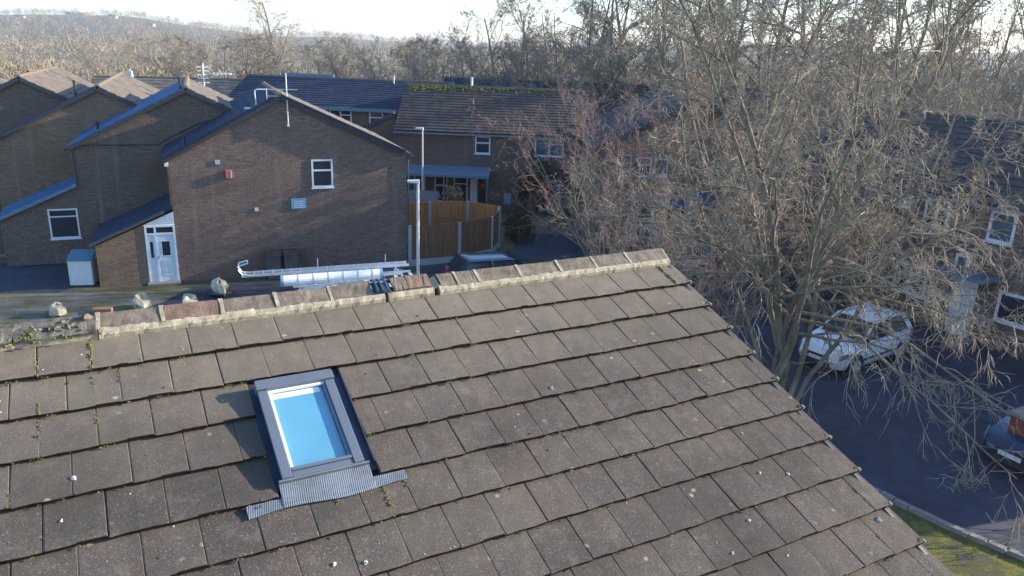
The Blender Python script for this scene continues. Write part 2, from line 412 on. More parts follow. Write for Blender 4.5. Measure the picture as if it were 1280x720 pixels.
# kerb round the grassy corner
kp = [(7.6,15.75),(8.0,15.0),(8.55,14.2),(9.3,13.3),(10.3,12.35),(11.6,11.1),(12.6,9.2),(13.1,7)]
kerb = None; L = []
for a, b in zip(kp[:-1], kp[1:]):
    a, b = Vector((*a, 0)), Vector((*b, 0)); n = max(1, round((b-a).length/.32))
    for i in range(n): L.append((a.lerp(b, i/n), a.lerp(b, (i+1)/n)))
kb = MB()
for a, b in L: kb.bar(a+Vector((0,0,.02)), b+Vector((0,0,.02)), .1, .06)
kerb = tag(kb.build('kerb', 'kerb'), kind='structure')
stone = MB().box(-.145, -.07, 0, .145, .07, .105).mesh('kerb_stone')
for i, (a, b) in enumerate(L):
    m = (a+b)/2; d = b-a
    o = link('kerb_stone', stone, kerb, (m.x+rnd.uniform(-.01,.01), m.y, .012+rnd.uniform(-.006,.006)), (0, 0, math.atan2(d.y, d.x)+rnd.uniform(-.04,.04)), 'kerb')

# ------------------------------------------------------------------ the near house and its tiled roof
AZ = R(29.07); SL = R(23.633); TW = .295; G = .31275; UE = 17.587*TW
OX, OY, OZ = -3.02, 4.544, 7.195
own = thing('house', 'near house whose mossy concrete tile roof with a roof window fills the foreground', 'house', (OX, OY, 0), AZ)
YR = .14                                                  # ridge line behind the first course
roof = None
dk = MB()
UL = -4.2
zr = OZ+YR*math.tan(SL)-.06; YE = -4.5
def zfront(y): return zr-(YR-y)*math.tan(SL)
dk.prism([(YE, zfront(YE)), (YR, zr), (2*YR-YE, zfront(YE)), (2*YR-YE, zfront(YE)-.12), (YR, zr-.14), (YE, zfront(YE)-.12)], UL, UE-.03, 'x')
roof_root = dk.build('roof', 'deck', own)
wl = MB(); wl.prism([(YE+.35, 0), (YE+.35, zfront(YE+.35)-.14), (YR, zr-.15), (2*YR-YE-.35, zfront(YE+.35)-.14), (2*YR-YE-.35, 0)], UL+.2, UE-.1, 'x')
wl.build('wall', 'brick1', own)
bb = MB(); bb.bar((UE-.05, YE, zfront(YE)-.06), (UE-.05, YR, zr-.06), .03, .17, (0,0,1)); bb.bar((UE-.05, YR, zr-.06), (UE-.05, 2*YR-YE, zfront(YE)-.06), .03, .17)
bb.build('barge_board', 'fascia', own)
gt = MB(); gt.box(UL, YE-.1, zfront(YE)-.12, UE, YE, zfront(YE)-.02); gt.build('gutter', 'black', own)

# far slope of the near roof: stepped courses in one part
fs = MB(); CS, SN = math.cos(SL), math.sin(SL)
for k in range(14):
    y0 = YR+.02+k*G*CS; y1 = y0+G*CS+.03
    z0 = OZ+YR*math.tan(SL)-(y0-YR)*math.tan(SL); z1 = OZ+YR*math.tan(SL)-(y1-YR)*math.tan(SL)
    fs.add([(UL, y0, z0-.03), (UE, y0, z0-.03), (UE, y1, z1), (UL, y1, z1), (UL, y1, z1-.025), (UE, y1, z1-.025)], [(0,1,2,3), (3,2,5,4)])
tag(fs.build('rear_tiles', 'tile', own), kind='stuff')

# tiles: local frame with X along the ridge, Y up the slope, Z normal, origin at (0,0,OZ)
slope = bpy.data.objects.new('roof_slope', MB().box(UL, -4.7, -.10, UE-.04, .1, -.075).mesh('roof_slope')); col.objects.link(slope)
slope.data.materials.append(MT['deck']); slope.parent = own; slope.location = (0, 0, OZ); slope.rotation_euler = (SL, 0, 0)
TIP = .037
def tile_mesh(wd, ln, seed, cut=True):
    g = random.Random(seed); mb = MB(); th = .022
    us = [0, .006, wd*.3, wd*.5, wd*.7, wd-.008, wd-.0035]
    zs = [-.002, 0, .0006, .001, .0006, 0, -.003]
    vs = [0, .006, ln*.5, ln]
    rows = []
    for j, v in enumerate(vs):
        row = []
        for i, u in enumerate(us):
            z = zs[i]+(-.004 if j == 0 else 0)-v*(TIP/G)+g.uniform(-.0009, .0009)
            row.append((u+g.uniform(-.0012, .0012), v+(g.uniform(-.004, .003) if j == 0 else 0), z))
        rows.append(row)
    b = [q for r_ in rows for q in r_]; n = len(us)
    fcs = [(j*n+i, j*n+i+1, (j+1)*n+i+1, (j+1)*n+i) for j in range(len(vs)-1) for i in range(n-1)]
    nb = len(b); b += [(q[0], q[1]+.002, q[2]-th) for q in rows[0]]
    fcs += [(i+1, i, nb+i, nb+i+1) for i in range(n-1)]
    bl = len(b); b += [(0, ln, -ln*TIP/G-th), (us[-1], ln, -ln*TIP/G-th)]
    fcs += [(0, 1*n, 2*n, 3*n, bl, nb), (n-1, nb+n-1, bl+1, 4*n-1, 3*n-1, 2*n-1)]
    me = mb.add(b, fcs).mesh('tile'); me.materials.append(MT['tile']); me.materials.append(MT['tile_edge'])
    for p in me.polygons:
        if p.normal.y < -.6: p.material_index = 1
    return me
cache = {}
def get_tile(wd, ln, var):
    k = (round(wd, 3), round(ln, 3), var)
    if k not in cache: cache[k] = tile_mesh(wd, ln, int(wd*977+ln*431+var*31))
    return cache[k]
eX = Vector((math.cos(AZ), math.sin(AZ), 0)); dV = Vector((math.sin(AZ)*CS, -math.cos(AZ)*CS, -SN)); O3 = Vector((OX, OY, OZ))
def in_frame(u, v, m=60):
    P = O3+eX*u+dV*v-CAM; d = P.dot(F0)
    if d < .2: return False
    x = 640+962.5*P.dot(Rt)/d; y = 360-962.5*P.dot(Up)/d
    return -m < x < 1280+m and -m < y < 720+m
hid = MB(); tiles = []; trnd = random.Random(3)
SK = (1.175, 1.785, .675, 1.565)      # hole for the roof window in u0,u1,v0,v1
def put_tile(u0, u1, vb, vt):
    if u1-u0 < .03 or vb-vt < .03: return
    ln = vb-vt+.0; wd = u1-u0
    jit = (trnd.uniform(-.0015, .0015), trnd.uniform(-.0045, .0045), trnd.uniform(0, .004))
    ry = trnd.uniform(-.007, .007); rzz = trnd.uniform(-.005, .005)
    if in_frame((u0+u1)/2, vb-.15):
        o = link('tile', get_tile(wd, ln, trnd.randrange(6)), slope, (u0+jit[0], -vb+jit[1], jit[2]), (0, ry, rzz)); tiles.append(o)
    else:
        m = Matrix.Translation((u0, -vb, jit[2]))
        src = get_tile(wd, ln, 0)
        hid.add([m @ q.co for q in src.vertices], [tuple(p.vertices) for p in src.polygons])
for k in range(1, 15):
    vb = k*G; vt = vb-(.40 if k > 1 else .30)
    off = 0 if k % 2 else .5
    js = [j+off for j in range(-14, 18) if j+off <= 17]
    edges = [j*TW for j in js]+[UE]
    if not (k % 2): edges = [j*TW for j in js]+[UE]
    for a, b in zip(edges[:-1], edges[1:]):
        if vb > SK[2]+.02 and vb-G < SK[3]-.02 and b > SK[0] and a < SK[1]:
            if k == 2: put_tile(a, b, vb, vt); continue
            if a < SK[0]: put_tile(a, SK[0], vb, vt if k > 3 else vt)
            if b > SK[1]: put_tile(SK[1], b, vb, vt)
            continue
        if k == 6 and b > SK[0]-.02 and a < SK[1]+.02: put_tile(a, b, vb, vb-G-.02); continue
        put_tile(a, b, vb, vt)
o = hid.build('tile_field', 'tile', slope); tag(o, kind='stuff')
# verge: pale clips at each course end, cement filler strip under the edge
clip = MB().box(-.008, -.006, -.018, .010, .02, .004).mesh('verge_clip')
for k in range(1, 14): link('verge_clip', clip, slope, (UE-.005, -k*G+.0, 0), (0, 0, .1), 'kerb')
vf = MB(); vf.box(UE-.035, -4.4, -.07, UE-.008, .1, -.045); vf.build('verge_mortar', 'mortar', slope)

# ridge tiles, bedded in mortar (house frame)
prof_c = [(.014, .028), (.09, .069), (.13, .09), (.15, .09), (.18, .073), (.25, .037)]
def ridge_tile(u0, u1, mat, dz=0, seed=0, tilt=0, rough=.002, foot=0):
    g = random.Random(seed); mb = MB(); n = 9; rows = []
    for i in range(n+1):
        t = i/n
        for (y, z) in prof_c:
            yy = y-foot if y < .14 else y
            mb.v.append((u0+(u1-u0)*t+g.uniform(-rough, rough), yy+g.uniform(-rough, rough), z+dz+g.uniform(-rough, rough)+tilt*t))
        for (y, z) in prof_c[::-1]: mb.v.append((u0+(u1-u0)*t, .14+(y-.14)*.93-(foot if y < .14 else 0), z+dz-.018+tilt*t))
    m = 12
    for i in range(n):
        for k in range(m): mb.f.append((i*m+k, i*m+(k+1) % m, (i+1)*m+(k+1) % m, (i+1)*m+k))
    mb.f.append(tuple(range(m))[::-1]); mb.f.append(tuple(n*m+k for k in range(m)))
    return mb.build('ridge_tile', mat, own, (0, 0, OZ))
J = [.36, .75, 1.14, 1.52, 1.92, 2.26]
J2 = [2.80, 2.97, 3.16, 3.56, 3.96, 4.33, 4.71, 5.15]
for i, (a, b) in enumerate(zip(J[:-1], J[1:])): ridge_tile(a+.016, b-.014, 'ridge' if i != 1 else 'ridge_red', seed=i, dz=rnd.uniform(-.003, .003), tilt=rnd.uniform(-.003, .003))
for i, (a, b) in enumerate(zip(J2[:-1], J2[1:])): ridge_tile(a+.014, b-.012, 'ridge', seed=20+i, dz=rnd.uniform(-.003, .003))
o = ridge_tile(2.415, 2.535, 'ridge', dz=.012, seed=40, tilt=.004); tag(o, 'broken end of a loose ridge tile left of the red piece')
o = ridge_tile(2.54, 2.735, 'ridge_red', dz=.018, seed=41, tilt=-.004, rough=.003); tag(o, 'red-brown broken ridge tile lifted off its mortar bed')
for a, b, s in ((-.55, -.12, 51), (-.12, .345, 52), (-1.0, -.57, 53), (-1.45, -1.02, 54), (-1.9, -1.47, 55), (-2.5, -1.92, 56), (-3.1, -2.52, 57), (-3.7, -3.12, 58), (-4.2, -3.72, 59)):
    ridge_tile(a, b, 'ridge_old', dz=-.004, seed=s, rough=.006, foot=.045)
# mortar: bedding band and the joint fillets
def mortar_band(u0, u1, seed, ya=-.02, za=-.008, top=.034):
    g = random.Random(seed); n = max(2, int((u1-u0)/.03)); mb = MB()
    prof = [(ya, za), (ya+.012, za+.02), (ya+.04, top-.005), (ya+.08, top)]
    for i in range(n+1):
        u = u0+(u1-u0)*i/n; w1 = g.uniform(-.004, .004); w2 = g.uniform(-.003, .003)
        for j, (y, z) in enumerate(prof): mb.v.append((u, y+(w1 if j == 0 else w2)+g.uniform(-.0015, .0015), z+g.uniform(-.002, .002)))
        mb.v.append((u, .1, top-.01)); mb.v.append((u, .1, za-.03)); mb.v.append((u, ya+.006, za-.03))
    m = 7
    for i in range(n):
        for k in range(m): mb.f.append((i*m+k, i*m+(k+1) % m, (i+1)*m+(k+1) % m, (i+1)*m+k))
    mb.f.append(tuple(range(m))[::-1]); mb.f.append(tuple(n*m+k for k in range(m)))
    return mb.build('mortar_bed', 'mortar', own, (0, 0, OZ))
mortar_band(.355, 2.33, 1); mortar_band(2.36, 2.74, 2, top=.03); mortar_band(2.79, 5.15, 3)
mortar_band(-4.2, .35, 4, ya=-.012, top=.012)
def fillet(u, wd, seed, dz=0):
    g = random.Random(seed); mb = MB()
    P = [(.006, .028), (.09, .077), (.135, .098), (.145, .098), (.18, .079), (.26, .036)]
    for s in (-1, 1):
        for y, z in P: mb.v.append((u+s*wd/2*(1+g.uniform(-.3, .3)), y, z+dz+g.uniform(-.002, .001)))
    for s in (-1, 1):
        for y, z in P: mb.v.append((u+s*wd/2, .14+(y-.14)*.8, z-.05))
    n = 6
    for k in range(n-1):
        mb.f += [(k, k+1, n+k+1, n+k), (k+1, k, 2*n+k, 2*n+k+1), (n+k, n+k+1, 3*n+k+1, 3*n+k)]
    mb.f += [(0, n, 3*n, 2*n), (n-1, 2*n-1, 4*n-1, 3*n-1)]
    return mb.build('mortar_joint', 'mortar', own, (0, 0, OZ))
for i, u in enumerate(J[:1]+J[1:5]): fillet(u, .026, i)
for i, u in enumerate(J2[1:-1]): fillet(u, .024, 60+i)
gp = MB(); gp.add([(2.25, .01, .03), (2.40, .01, .03), (2.40, .14, .075), (2.25, .14, .085), (2.25, .27, .03), (2.40, .27, .03)], [(0,1,2,3), (3,2,5,4)]); gp.build('lead_saddle', 'gutter_dark', own, (0, 0, OZ))
gp = MB()
for i in range(3):
    u = 2.275+i*.042; gp.tube([(u, -.0, .05), (u+.005, .06, .078), (u+.008, .14, .1), (u+.008, .2, .085)], .011, 6)
gp.build('lead_roll', 'gutter_dark', own, (0, 0, OZ))
gp = MB(); gp.add([(2.738, .02, .0), (2.80, .02, .03), (2.80, .14, .08), (2.738, .14, .06)], [(0,1,2,3)]); gp.build('mortar_end', 'mortar', own, (0, 0, OZ))
ec = MB(); ec.prism([(.0, .0), (.13, .088), (.15, .088), (.28, 0), (.14, -.05)], 5.15, 5.165, 'x'); ec.build('ridge_end_cap', 'mortar', own, (0, 0, OZ))

# moss: clumps in the joints, heavy along the left ridge; pale crumbs lying on tiles
ms = MB(); mr = random.Random(11)
def mossline(u0, v0, u1, v1, n, r, off=.004):
    for i in range(n):
        t = mr.random(); u = u0+(u1-u0)*t; v = v0+(v1-v0)*t
        blob(ms, (u+mr.gauss(0, .004), -v+mr.gauss(0, .004), off-(1-((v/G) % 1))*TIP*(off > 0)+mr.uniform(-.002, .002)), r*mr.uniform(.5, 1.2), mr.random()*999, .6, .3, 5)
for (j, k, a, b, n, r) in ((1, 1, .15, 1, 26, .010), (0, 2, .6, 1, 8, .007), (1, 2, .1, .5, 6, .006), (0, 1, .3, 1, 14, .008), (17, 1, .1, 1.0, 26, .011), (15.5, 2, .1, .3, 4, .006),
        (6, 6, .05, 1, 20, .008), (5, 6, .0, .4, 14, .008), (6.5, 6, .1, .4, 8, .006), (0, 3, .1, .9, 10, .006), (1, 3, 0, .5, 8, .006), (-.5, 4, .5, 1, 8, .006), (2, 3, .1, .5, 7, .006),
        (15, 5, .5, 1, 10, .007), (16, 5, 0, .9, 12, .006), (16.5, 6, .0, .6, 10, .006), (16.5, 8, .2, .9, 12, .006), (17, 7, .1, .8, 12, .007), (17, 9, .2, .9, 14, .009), (16.5, 10, .4, .7, 12, .007), (2.5, 4, .2, .5, 6, .006), (9, 3, .3, .8, 6, .006), (1.5, 2, .1, .5, 8, .006), (10, 1, .4, 1, 8, .006)):
    off = 0 if k % 2 else .5
    mossline(j*TW if (j*2) % 2 == off*2 else j*TW, (k-1+a)*G, j*TW, (k-1+b)*G, n, r)
for k in range(1, 12):                    # along the course shadows
    for i in range(26): 
        u = mr.uniform(-.3, UE); mossline(u, k*G+.006, u+mr.uniform(.01, .06), k*G+.006, mr.randrange(2, 5), .0055, -.014)
for i in range(50):
    k = mr.randrange(1, 11); mossline(UE-.06, k*G-.01, UE-.02, k*G-.03, 2, .007)
tag(ms.build('moss', 'moss', slope), kind='stuff')
ms = MB()
for (u, y, z, n, r) in ((-.06, .0, .03, 30, .018), (-.04, .04, .05, 20, .014), (.0, -.02, .005, 16, .012), (.17, .02, .02, 16, .013), (.19, -.01, .01, 14, .012), (.30, .0, .015, 16, .013), (.11, .0, .015, 10, .012), (-.14, -.015, .0, 10, .012), (.36, .0, .0, 8, .01), (-.3, .05, .06, 16, .02), (-.4, .1, .09, 16, .02)):
    for i in range(n): blob(ms, (u+mr.gauss(0, .016), y+mr.gauss(0, .016), z+mr.gauss(0, .006)), r*mr.uniform(.4, 1), mr.random()*999, .8, .35, 5)
tag(ms.build('ridge_moss', 'moss', own, (0, 0, OZ)), kind='stuff')
lm = MB()
for i in range(34):
    u = mr.uniform(-.35, .34); blob(lm, (u, mr.uniform(-.02, .12), .02+mr.uniform(0, .055)), mr.uniform(.006, .019), mr.random()*999, .8, .3, 6)
for (u, y, z, r) in ((.09, .03, .06, .02), (.2, .04, .065, .022), (.24, .02, .055, .014), (.16, .07, .085, .012), (.3, .08, .09, .03), (.27, .1, .09, .02)): blob(lm, (u, y, z), r, u*99, .8, .3, 6)
tag(lm.build('mortar_lump', 'ridge', own, (0, 0, OZ)), kind='stuff')
cr = MB()
big = [(1.0, 2.93, .012), (-.02, 3.75, .008), (4.9, 7.0, .016), (15.4, 9.3, .013), (17.05, 9.27, .02), (14.2, 8.6, .010), (15.6, 2.35, .012), (16.3, 9.2, .01)]
for i in range(190):
    u = mr.uniform(-.2, UE-.05); v = mr.uniform(.05, 3.6)
    if SK[0]-.05 < u < SK[1]+.05 and .6 < v < 1.75: continue
    fr = (v/G) % 1; h = -(1-fr)*TIP
    blob(cr, (u, -v, h+.002), mr.choice([.0025, .003, .0035, .004, .006]), mr.random()*999, .8, .3, 5)
for (j, k, r) in ((.52, 3.62, .016), (.28, 4.44, .01), (4.6, 6.6, .013), (5.15, 6.75, .014), (14.8, 7.3, .012), (15.2, 6.2, .009), (16.95, 9.2, .022), (13.6, 8.25, .013), (15.5, 7.55, .013), (10.9, 3.8, .016), (11.5, 9.6, .015), (12.6, 8.8, .012), (13.9, 9.2, .011), (12.5, 9.97, .018)):
    fr = k % 1; blob(cr, (j*TW, -k*G, -(1-fr)*TIP+.004), r, j*97, .6, .3, 6)
dk_ = MB()
for i in range(46):
    u = mr.uniform(-.1, UE-.1); v = mr.uniform(.2, 3.5)
    if SK[0]-.05 < u < SK[1]+.05 and .6 < v < 1.75: continue
    blob(dk_, (u, -v, -(1-(v/G) % 1)*TIP+.003), mr.uniform(.004, .010), i*7, .5, .35, 5)
tag(dk_.build('dark_moss_clump', 'leaf_d', slope), kind='stuff')
tag(cr.build('mortar_crumb', 'crumb', slope), kind='stuff')
# dead leaves / dark bits
lf = MB()
for i in range(60):
    u = mr.uniform(0, UE-.1); v = mr.uniform(.1, 3.5)
    if SK[0]-.05 < u < SK[1]+.05 and .6 < v < 1.75: continue
    h = -(1-(v/G) % 1)*TIP+.004; a = mr.uniform(0, 3); l = mr.uniform(.005, .014)
    lf.add([(u, -v, h), (u+l*math.cos(a), -v+l*math.sin(a), h+.004), (u+l*math.cos(a+.6), -v+l*math.sin(a+.6), h+.001)], [(0, 1, 2)])
tag(lf.build('dead_leaf', 'bark_dark', slope), kind='stuff')

# roof window
U0_, U1_, V0_, V1_ = 1.205, 1.70, .70, 1.485
HT = .055
rw = MB()                         # dark outer upstand
rw.box(U0_+.012, -V1_, -.09, U0_+.04, -V0_, HT-.018); rw.box(U1_-.04, -V1_, -.09, U1_-.012, -V0_, HT-.018)
rw.box(U0_+.04, -V1_, -.09, U1_-.04, -V1_+.03, HT-.02); rw.box(U0_+.04, -V0_-.03, -.09, U1_-.04, -V0_, HT-.02)
win = rw.build('roof_window', 'gutter_dark', own, (0, 0, OZ), (SL, 0, 0)); tag(win, 'small grey framed roof window with glass coloured like reflected sky')
def piece(name, mat, x0, y0, z0, x1, y1, z1, bev=.004):
    return MB().box(x0, y0, z0, x1, y1, z1).build(name, mat, win, bevel=bev)
piece('cover_strip', 'frame_grey', U0_, -V1_+.0, HT-.03, U0_+.062, -V0_-.088, HT)
piece('cover_strip', 'frame_grey', U1_-.062, -V1_+.0, HT-.03, U1_, -V0_-.088, HT)
piece('hood', 'frame_grey', U0_-.006, -V0_-.085, HT-.05, U1_+.006, -V0_-.018, HT+.014)
piece('hood_rib', 'frame_grey', U0_-.002, -V0_-.017, HT-.06, U1_+.002, -V0_+.0, HT+.008)
piece('bottom_rail', 'frame_grey', U0_+.064, -V1_-.002, HT-.04, U1_-.064, -V1_+.04, HT-.008)
piece('bottom_rail', 'frame_grey', U0_+.064, -V1_+.043, HT-.03, U1_-.064, -V1_+.066, HT-.002)
g0, g1, h0, h1 = U0_+.082, U1_-.082, V0_+.105, V1_-.07
piece('sash', 'pvc', U0_+.064, -h1, HT-.03, g0, -h0, HT-.01, .002); piece('sash', 'frame_grey', g1, -h1, HT-.03, U1_-.064, -h0, HT-.01, .002)
piece('sash', 'pvc', U0_+.064, -h0, HT-.03, U1_-.064, -h0+.018, HT-.012, .002)
MB().box(g0, -h1, HT-.045, g1, -h0, HT-.036).build('pane', 'skyglass', win)
bl = MB().box(g0+.001, -h0-.045, HT-.0355, g1-.02, -h0-.001, HT-.034).build('frame_reflection', 'pvc', win)  # white strip stands in for the frame's reflection in the pane
# side gutters and corrugated lead apron
fl = MB(); fl.box(U1_+.002, -V1_-.02, -.045, SK[1]+.0, -V0_+.03, -.04); fl.box(SK[0]-.004, -V1_-.02, -.045, U0_+.01, -V0_+.03, -.04); fl.box(SK[0], -V0_-.0, -.045, SK[1], -V0_+.03, -.04)
fl.box(SK[1]-.012, -V1_+.02, -.04, SK[1]-.006, -V0_+.03, .004)
fl.build('side_flashing', 'gutter_dark', win)
ap = MB(); n = 150
def apf(i, t):
    u = .985+(1.935-.985)*i
    top = V1_+.0 if U0_-.02 < u < U1_+.03 else 1.575
    bot = 1.655+.012*math.sin(u*9)
    v = top+(bot-top)*t
    z = (.012 if top < 1.55 else -.013)*(1-t)+t*(-.012)
    z = z if top < 1.55 else -.013
    zz = z+.0017*math.sin(u*2*math.pi/.0125+t*9.)
    return (u, -v, zz+.004)
ap.grid(n*3, 6, apf); ap.build('lead_apron', 'lead', win, smooth=True)
ap = MB(); ap.box(U0_-.02, -V1_-.012, -.02, U1_+.03, -V1_+.0, .04); ap.build('front_flashing', 'lead', win)
for nm, u, v in (('flashing_nail', 1.06, 1.60), ('flashing_nail', 1.07, 1.56)): 
    b = MB(); blob(b, (u, -v, .002), .009, 3, .4, .1, 6); b.build(nm, 'gutter_dark', win)

# ------------------------------------------------------------------ windows, doors, roofs for the other houses
def window(par, x, y, z, w_, h_, rz=0, style='top', mat='pvc', gl='glass', sill=True, fw=.07):
    """x,y,z = lower left corner on the wall; rz turns the wall's outward -Y"""
    mb = MB(); y0, y1 = -.035, .02
    mb.box(0, y0, 0, fw, y1, h_); mb.box(w_-fw, y0, 0, w_, y1, h_); mb.box(fw, y0, 0, w_-fw, y1, fw); mb.box(fw, y0, h_-fw, w_-fw, y1, h_)
    panes = []
    if style == 'top': zt = h_*.58; mb.box(fw, y0, zt, w_-fw, y1, zt+fw); panes = [(fw, fw, w_-fw, zt), (fw, zt+fw, w_-fw, h_-fw)]
    elif style == 'fan': zt = h_*.72; mb.box(fw, y0, zt, w_-fw, y1, zt+fw*.8); panes = [(fw, fw, w_-fw, zt), (fw, zt+fw*.8, w_-fw, h_-fw)]
    elif style == 'two':
        xm = w_*.5; mb.box(xm-fw/2, y0, fw, xm+fw/2, y1, h_-fw); zt = h_*.66; mb.box(xm+fw/2, y0, zt, w_-fw, y1, zt+fw*.8)
        panes = [(fw, fw, xm-fw/2, h_-fw), (xm+fw/2, fw, w_-fw, zt), (xm+fw/2, zt+fw*.8, w_-fw, h_-fw)]
    else: panes = [(fw, fw, w_-fw, h_-fw)]
    fr = mb.build('window', mat, par, (x, y, z), (0, 0, rz))
    for a, b, c, d in panes: MB().box(a, -.012, b, c, .0, d).build('pane', gl, fr)
    if sill: MB().box(-.03, -.09, -.05, w_+.03, -.001, -.004).build('sill', mat, fr)
    return fr
def slope_part(par, a, b, c, d, mat, courses=14, name='roof_slope', th=.05, label=None):
    """stepped tiled slope; a,b = eave ends, c,d = ridge ends (above b, a)"""
    a, b, c, d = map(Vector, (a, b, c, d)); X = (b-a).normalized(); Yv = ((d-a)-X*(d-a).dot(X)); S = Yv.length; Yv.normalize(); N = X.cross(Yv)
    if N.z < 0: N = -N
    mb = MB(); wl_ = (b-a).length; o0 = (d-a).dot(X); o1 = (c-a).dot(X)-wl_
    for k in range(courses):
        s0, s1 = S*k/courses, S*(k+1)/courses
        xa0, xa1 = o0*k/courses, o0*(k+1)/courses; xb0, xb1 = wl_+o1*k/courses, wl_+o1*(k+1)/courses
        mb.v += [(xa0, s0, th), (xb0, s0, th), (xb1, s1, th*.35), (xa1, s1, th*.35), (xa0, s0, 0), (xb0, s0, 0), (xb1, s1, 0), (xa1, s1, 0)]
        n = len(mb.v)-8; mb.f += [(n, n+1, n+2, n+3), (n, n+4, n+5, n+1), (n, n+3, n+7, n+4), (n+1, n+5, n+6, n+2), (n+3, n+2, n+6, n+7)]
    me = mb.mesh(name); o = link(name, me, par, mat=mat)
    rot = Matrix((X, Yv, N)).transposed().to_4x4(); rot.translation = a; o.matrix_local = rot
    return o
def gable_house(label, loc, az, W, D, pk, ze, zp, brick='brick1', roofL='slate', roofR='slate', oh=.16, zeR=None, name='house', ridge_mat='ridge', courses=13, group=None, barge='fascia', ends=.12):
    """x along the gable wall, y into the house. pk = ridge x."""
    h = thing(name, label, 'house', loc, R(az), group); zeR = zeR or ze
    wl = MB(); wl.prism([(0, -.8), (0, ze), (pk, zp), (W, zeR), (W, -.8)], 0, D, 'y'); wl.build('wall', brick, h)
    tl = (zp-ze)/pk; tr = (zp-zeR)/(W-pk); up = .07
    slope_part(h, (-oh, D+oh, ze-oh*tl+up), (-oh, -oh, ze-oh*tl+up), (pk, -oh, zp+up), (pk, D+oh, zp+up), roofL, courses)
    slope_part(h, (W+oh, -oh, zeR-oh*tr+up), (W+oh, D+oh, zeR-oh*tr+up), (pk, D+oh, zp+up), (pk, -oh, zp+up), roofR, courses)
    for y in (-oh+.012, D+oh-.05):
        b = MB(); b.bar((-oh, y, ze-oh*tl-.02), (pk-.02, y, zp-.02), .035, .15); b.build('barge_board', barge, h)
        b = MB(); b.bar((pk+.02, y, zp-.02), (W+oh, y, zeR-oh*tr-.02), .035, .15); b.build('barge_board', barge, h)
    n = max(3, int(D/.45)); rm = MB()
    for i in range(n):
        y0 = -oh+i*(D+2*oh)/n; y1 = y0+(D+2*oh)/n-.01
        rm.prism([(pk-.13, zp+up), (pk-.05, zp+up+.1), (pk+.05, zp+up+.1), (pk+.13, zp+up)], y0, y1, 'y')
    rm.build('ridge', ridge_mat, h)
    for x, z, s in ((-oh-.06, ze-oh*tl-.03, 0), (W+oh+.06, zeR-oh*tr-.03, 1)):
        g = MB(); g.box(x-.055, -oh, z-.04, x+.055, D+oh, z+.05); g.build('gutter', 'black', h)
    return h
def vent_pipe(h, x, y, z, hh=.45, r=.055, mat='black'):
    MB().tube([(x, y, z), (x, y, z+hh)], r, 8).tube([(x, y, z+hh), (x, y, z+hh+.05)], r*1.3, 8).build('vent_pipe', mat, h)

# ---- first staggered house: gable with alarm box, plaque and white porch door
HAZ = 22
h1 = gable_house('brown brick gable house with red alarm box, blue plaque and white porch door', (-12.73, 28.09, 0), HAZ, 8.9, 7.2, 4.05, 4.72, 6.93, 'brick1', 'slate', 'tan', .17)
window(h1, 5.1, 0, 3.47, .82, 1.1, style='top')
sgn = MB().box(4.27, -.04, 2.66, 4.83, -.004, 3.05).build('plaque', 'plaque', h1)
for i in range(4):
    MB().box(4.34+.03*(i % 2), -.046, 2.93-i*.075, 4.76-.05*(i % 2), -.0405, 2.955-i*.075).build('plaque_line', 'binwhite', sgn)
ab = MB(); ab.box(1.93, -.11, 3.93, 2.15, 0, 4.24); a_ = ab.build('alarm_box', 'red', h1, bevel=.02); MB().box(2.12, -.115, 3.95, 2.155, -.005, 4.22).build('alarm_strobe', 'pvc', a_)
MB().box(1.60, -.03, 4.46, 1.78, 0, 4.62).build('air_vent', 'galv', h1); MB().box(2.9, -.03, 2.62, 3.03, 0, 2.76).build('air_vent', 'binwhite', h1)
# downpipe and white gutter ends
MB().tube([(-.09, -.05, 4.6), (-.05, -.06, 4.4), (-.05, -.06, 3.0)], .035, 8).build('downpipe', 'black', h1)
MB().box(-.13, -.17, 4.44, -.0, -.07, 4.58).build('gutter_end', 'pvc', h1)
MB().tube([(8.95, -.04, 4.6), (8.95, -.04, .1)], .035, 8).build('downpipe', 'dkgrey', h1)
# porch: lean-to on the left with verge tiles, door and boarded gable end
PX0, PZ0, PZ1 = -2.72, 1.62, 2.80
pw = MB(); pw.prism([(PX0, -.5), (PX0, PZ0-.06), (-1.04, PZ0-.06+(1.68/2.72)*(PZ1-PZ0)), (-1.04, -.5)], 0, 3.2, 'y'); pw.build('porch_wall', 'brickw', h1)
slope_part(h1, (PX0-.18, -.14, PZ0-.03), (PX0-.18, 3.4, PZ0-.03), (-.02, 3.4, PZ1+.06), (-.02, -.14, PZ1+.06), 'slate', 7, 'porch_roof')
vt = MB().box(0, -.03, -.05, .30, .09, .045).mesh('verge_tile'); ang = math.atan2(PZ1+.09-PZ0, 2.88)
for i in range(9):
    t = i*.315; o = link('verge_tile', vt, h1, (PX0-.19+t*math.cos(ang), -.17, PZ0+.0+t*math.sin(ang)), (0, -ang, 0), 'slate' if 0 else 'dkgrey')
angL = math.atan2(6.93-4.72, 4.05); vt2 = MB().box(0, -.03, -.06, .31, .10, .05).mesh('verge_tile')
for i in range(14):
    t = i*.325; link('verge_tile', vt2, h1, (-.17+t*math.cos(angL), -.2, 4.72+.02+t*math.sin(angL)), (0, -angL, 0), 'dkgrey')
angR = math.atan2(6.93-4.72, 8.9-4.05)
for i in range(16):
    t = i*.325; link('verge_tile', vt2, h1, (4.1+t*math.cos(angR), -.2, 7.0-t*math.sin(angR)), (0, angR, 0), 'slate')
dw = MB(); dw.prism([(-1.04, 2.24), (-1.04, PZ0+(1.68/2.72)*(PZ1-PZ0)-.07), (-.0, PZ1-.07), (-.0, 2.24)], .0, .06, 'y'); bp = dw.build('gable_board', 'dpvc', h1)
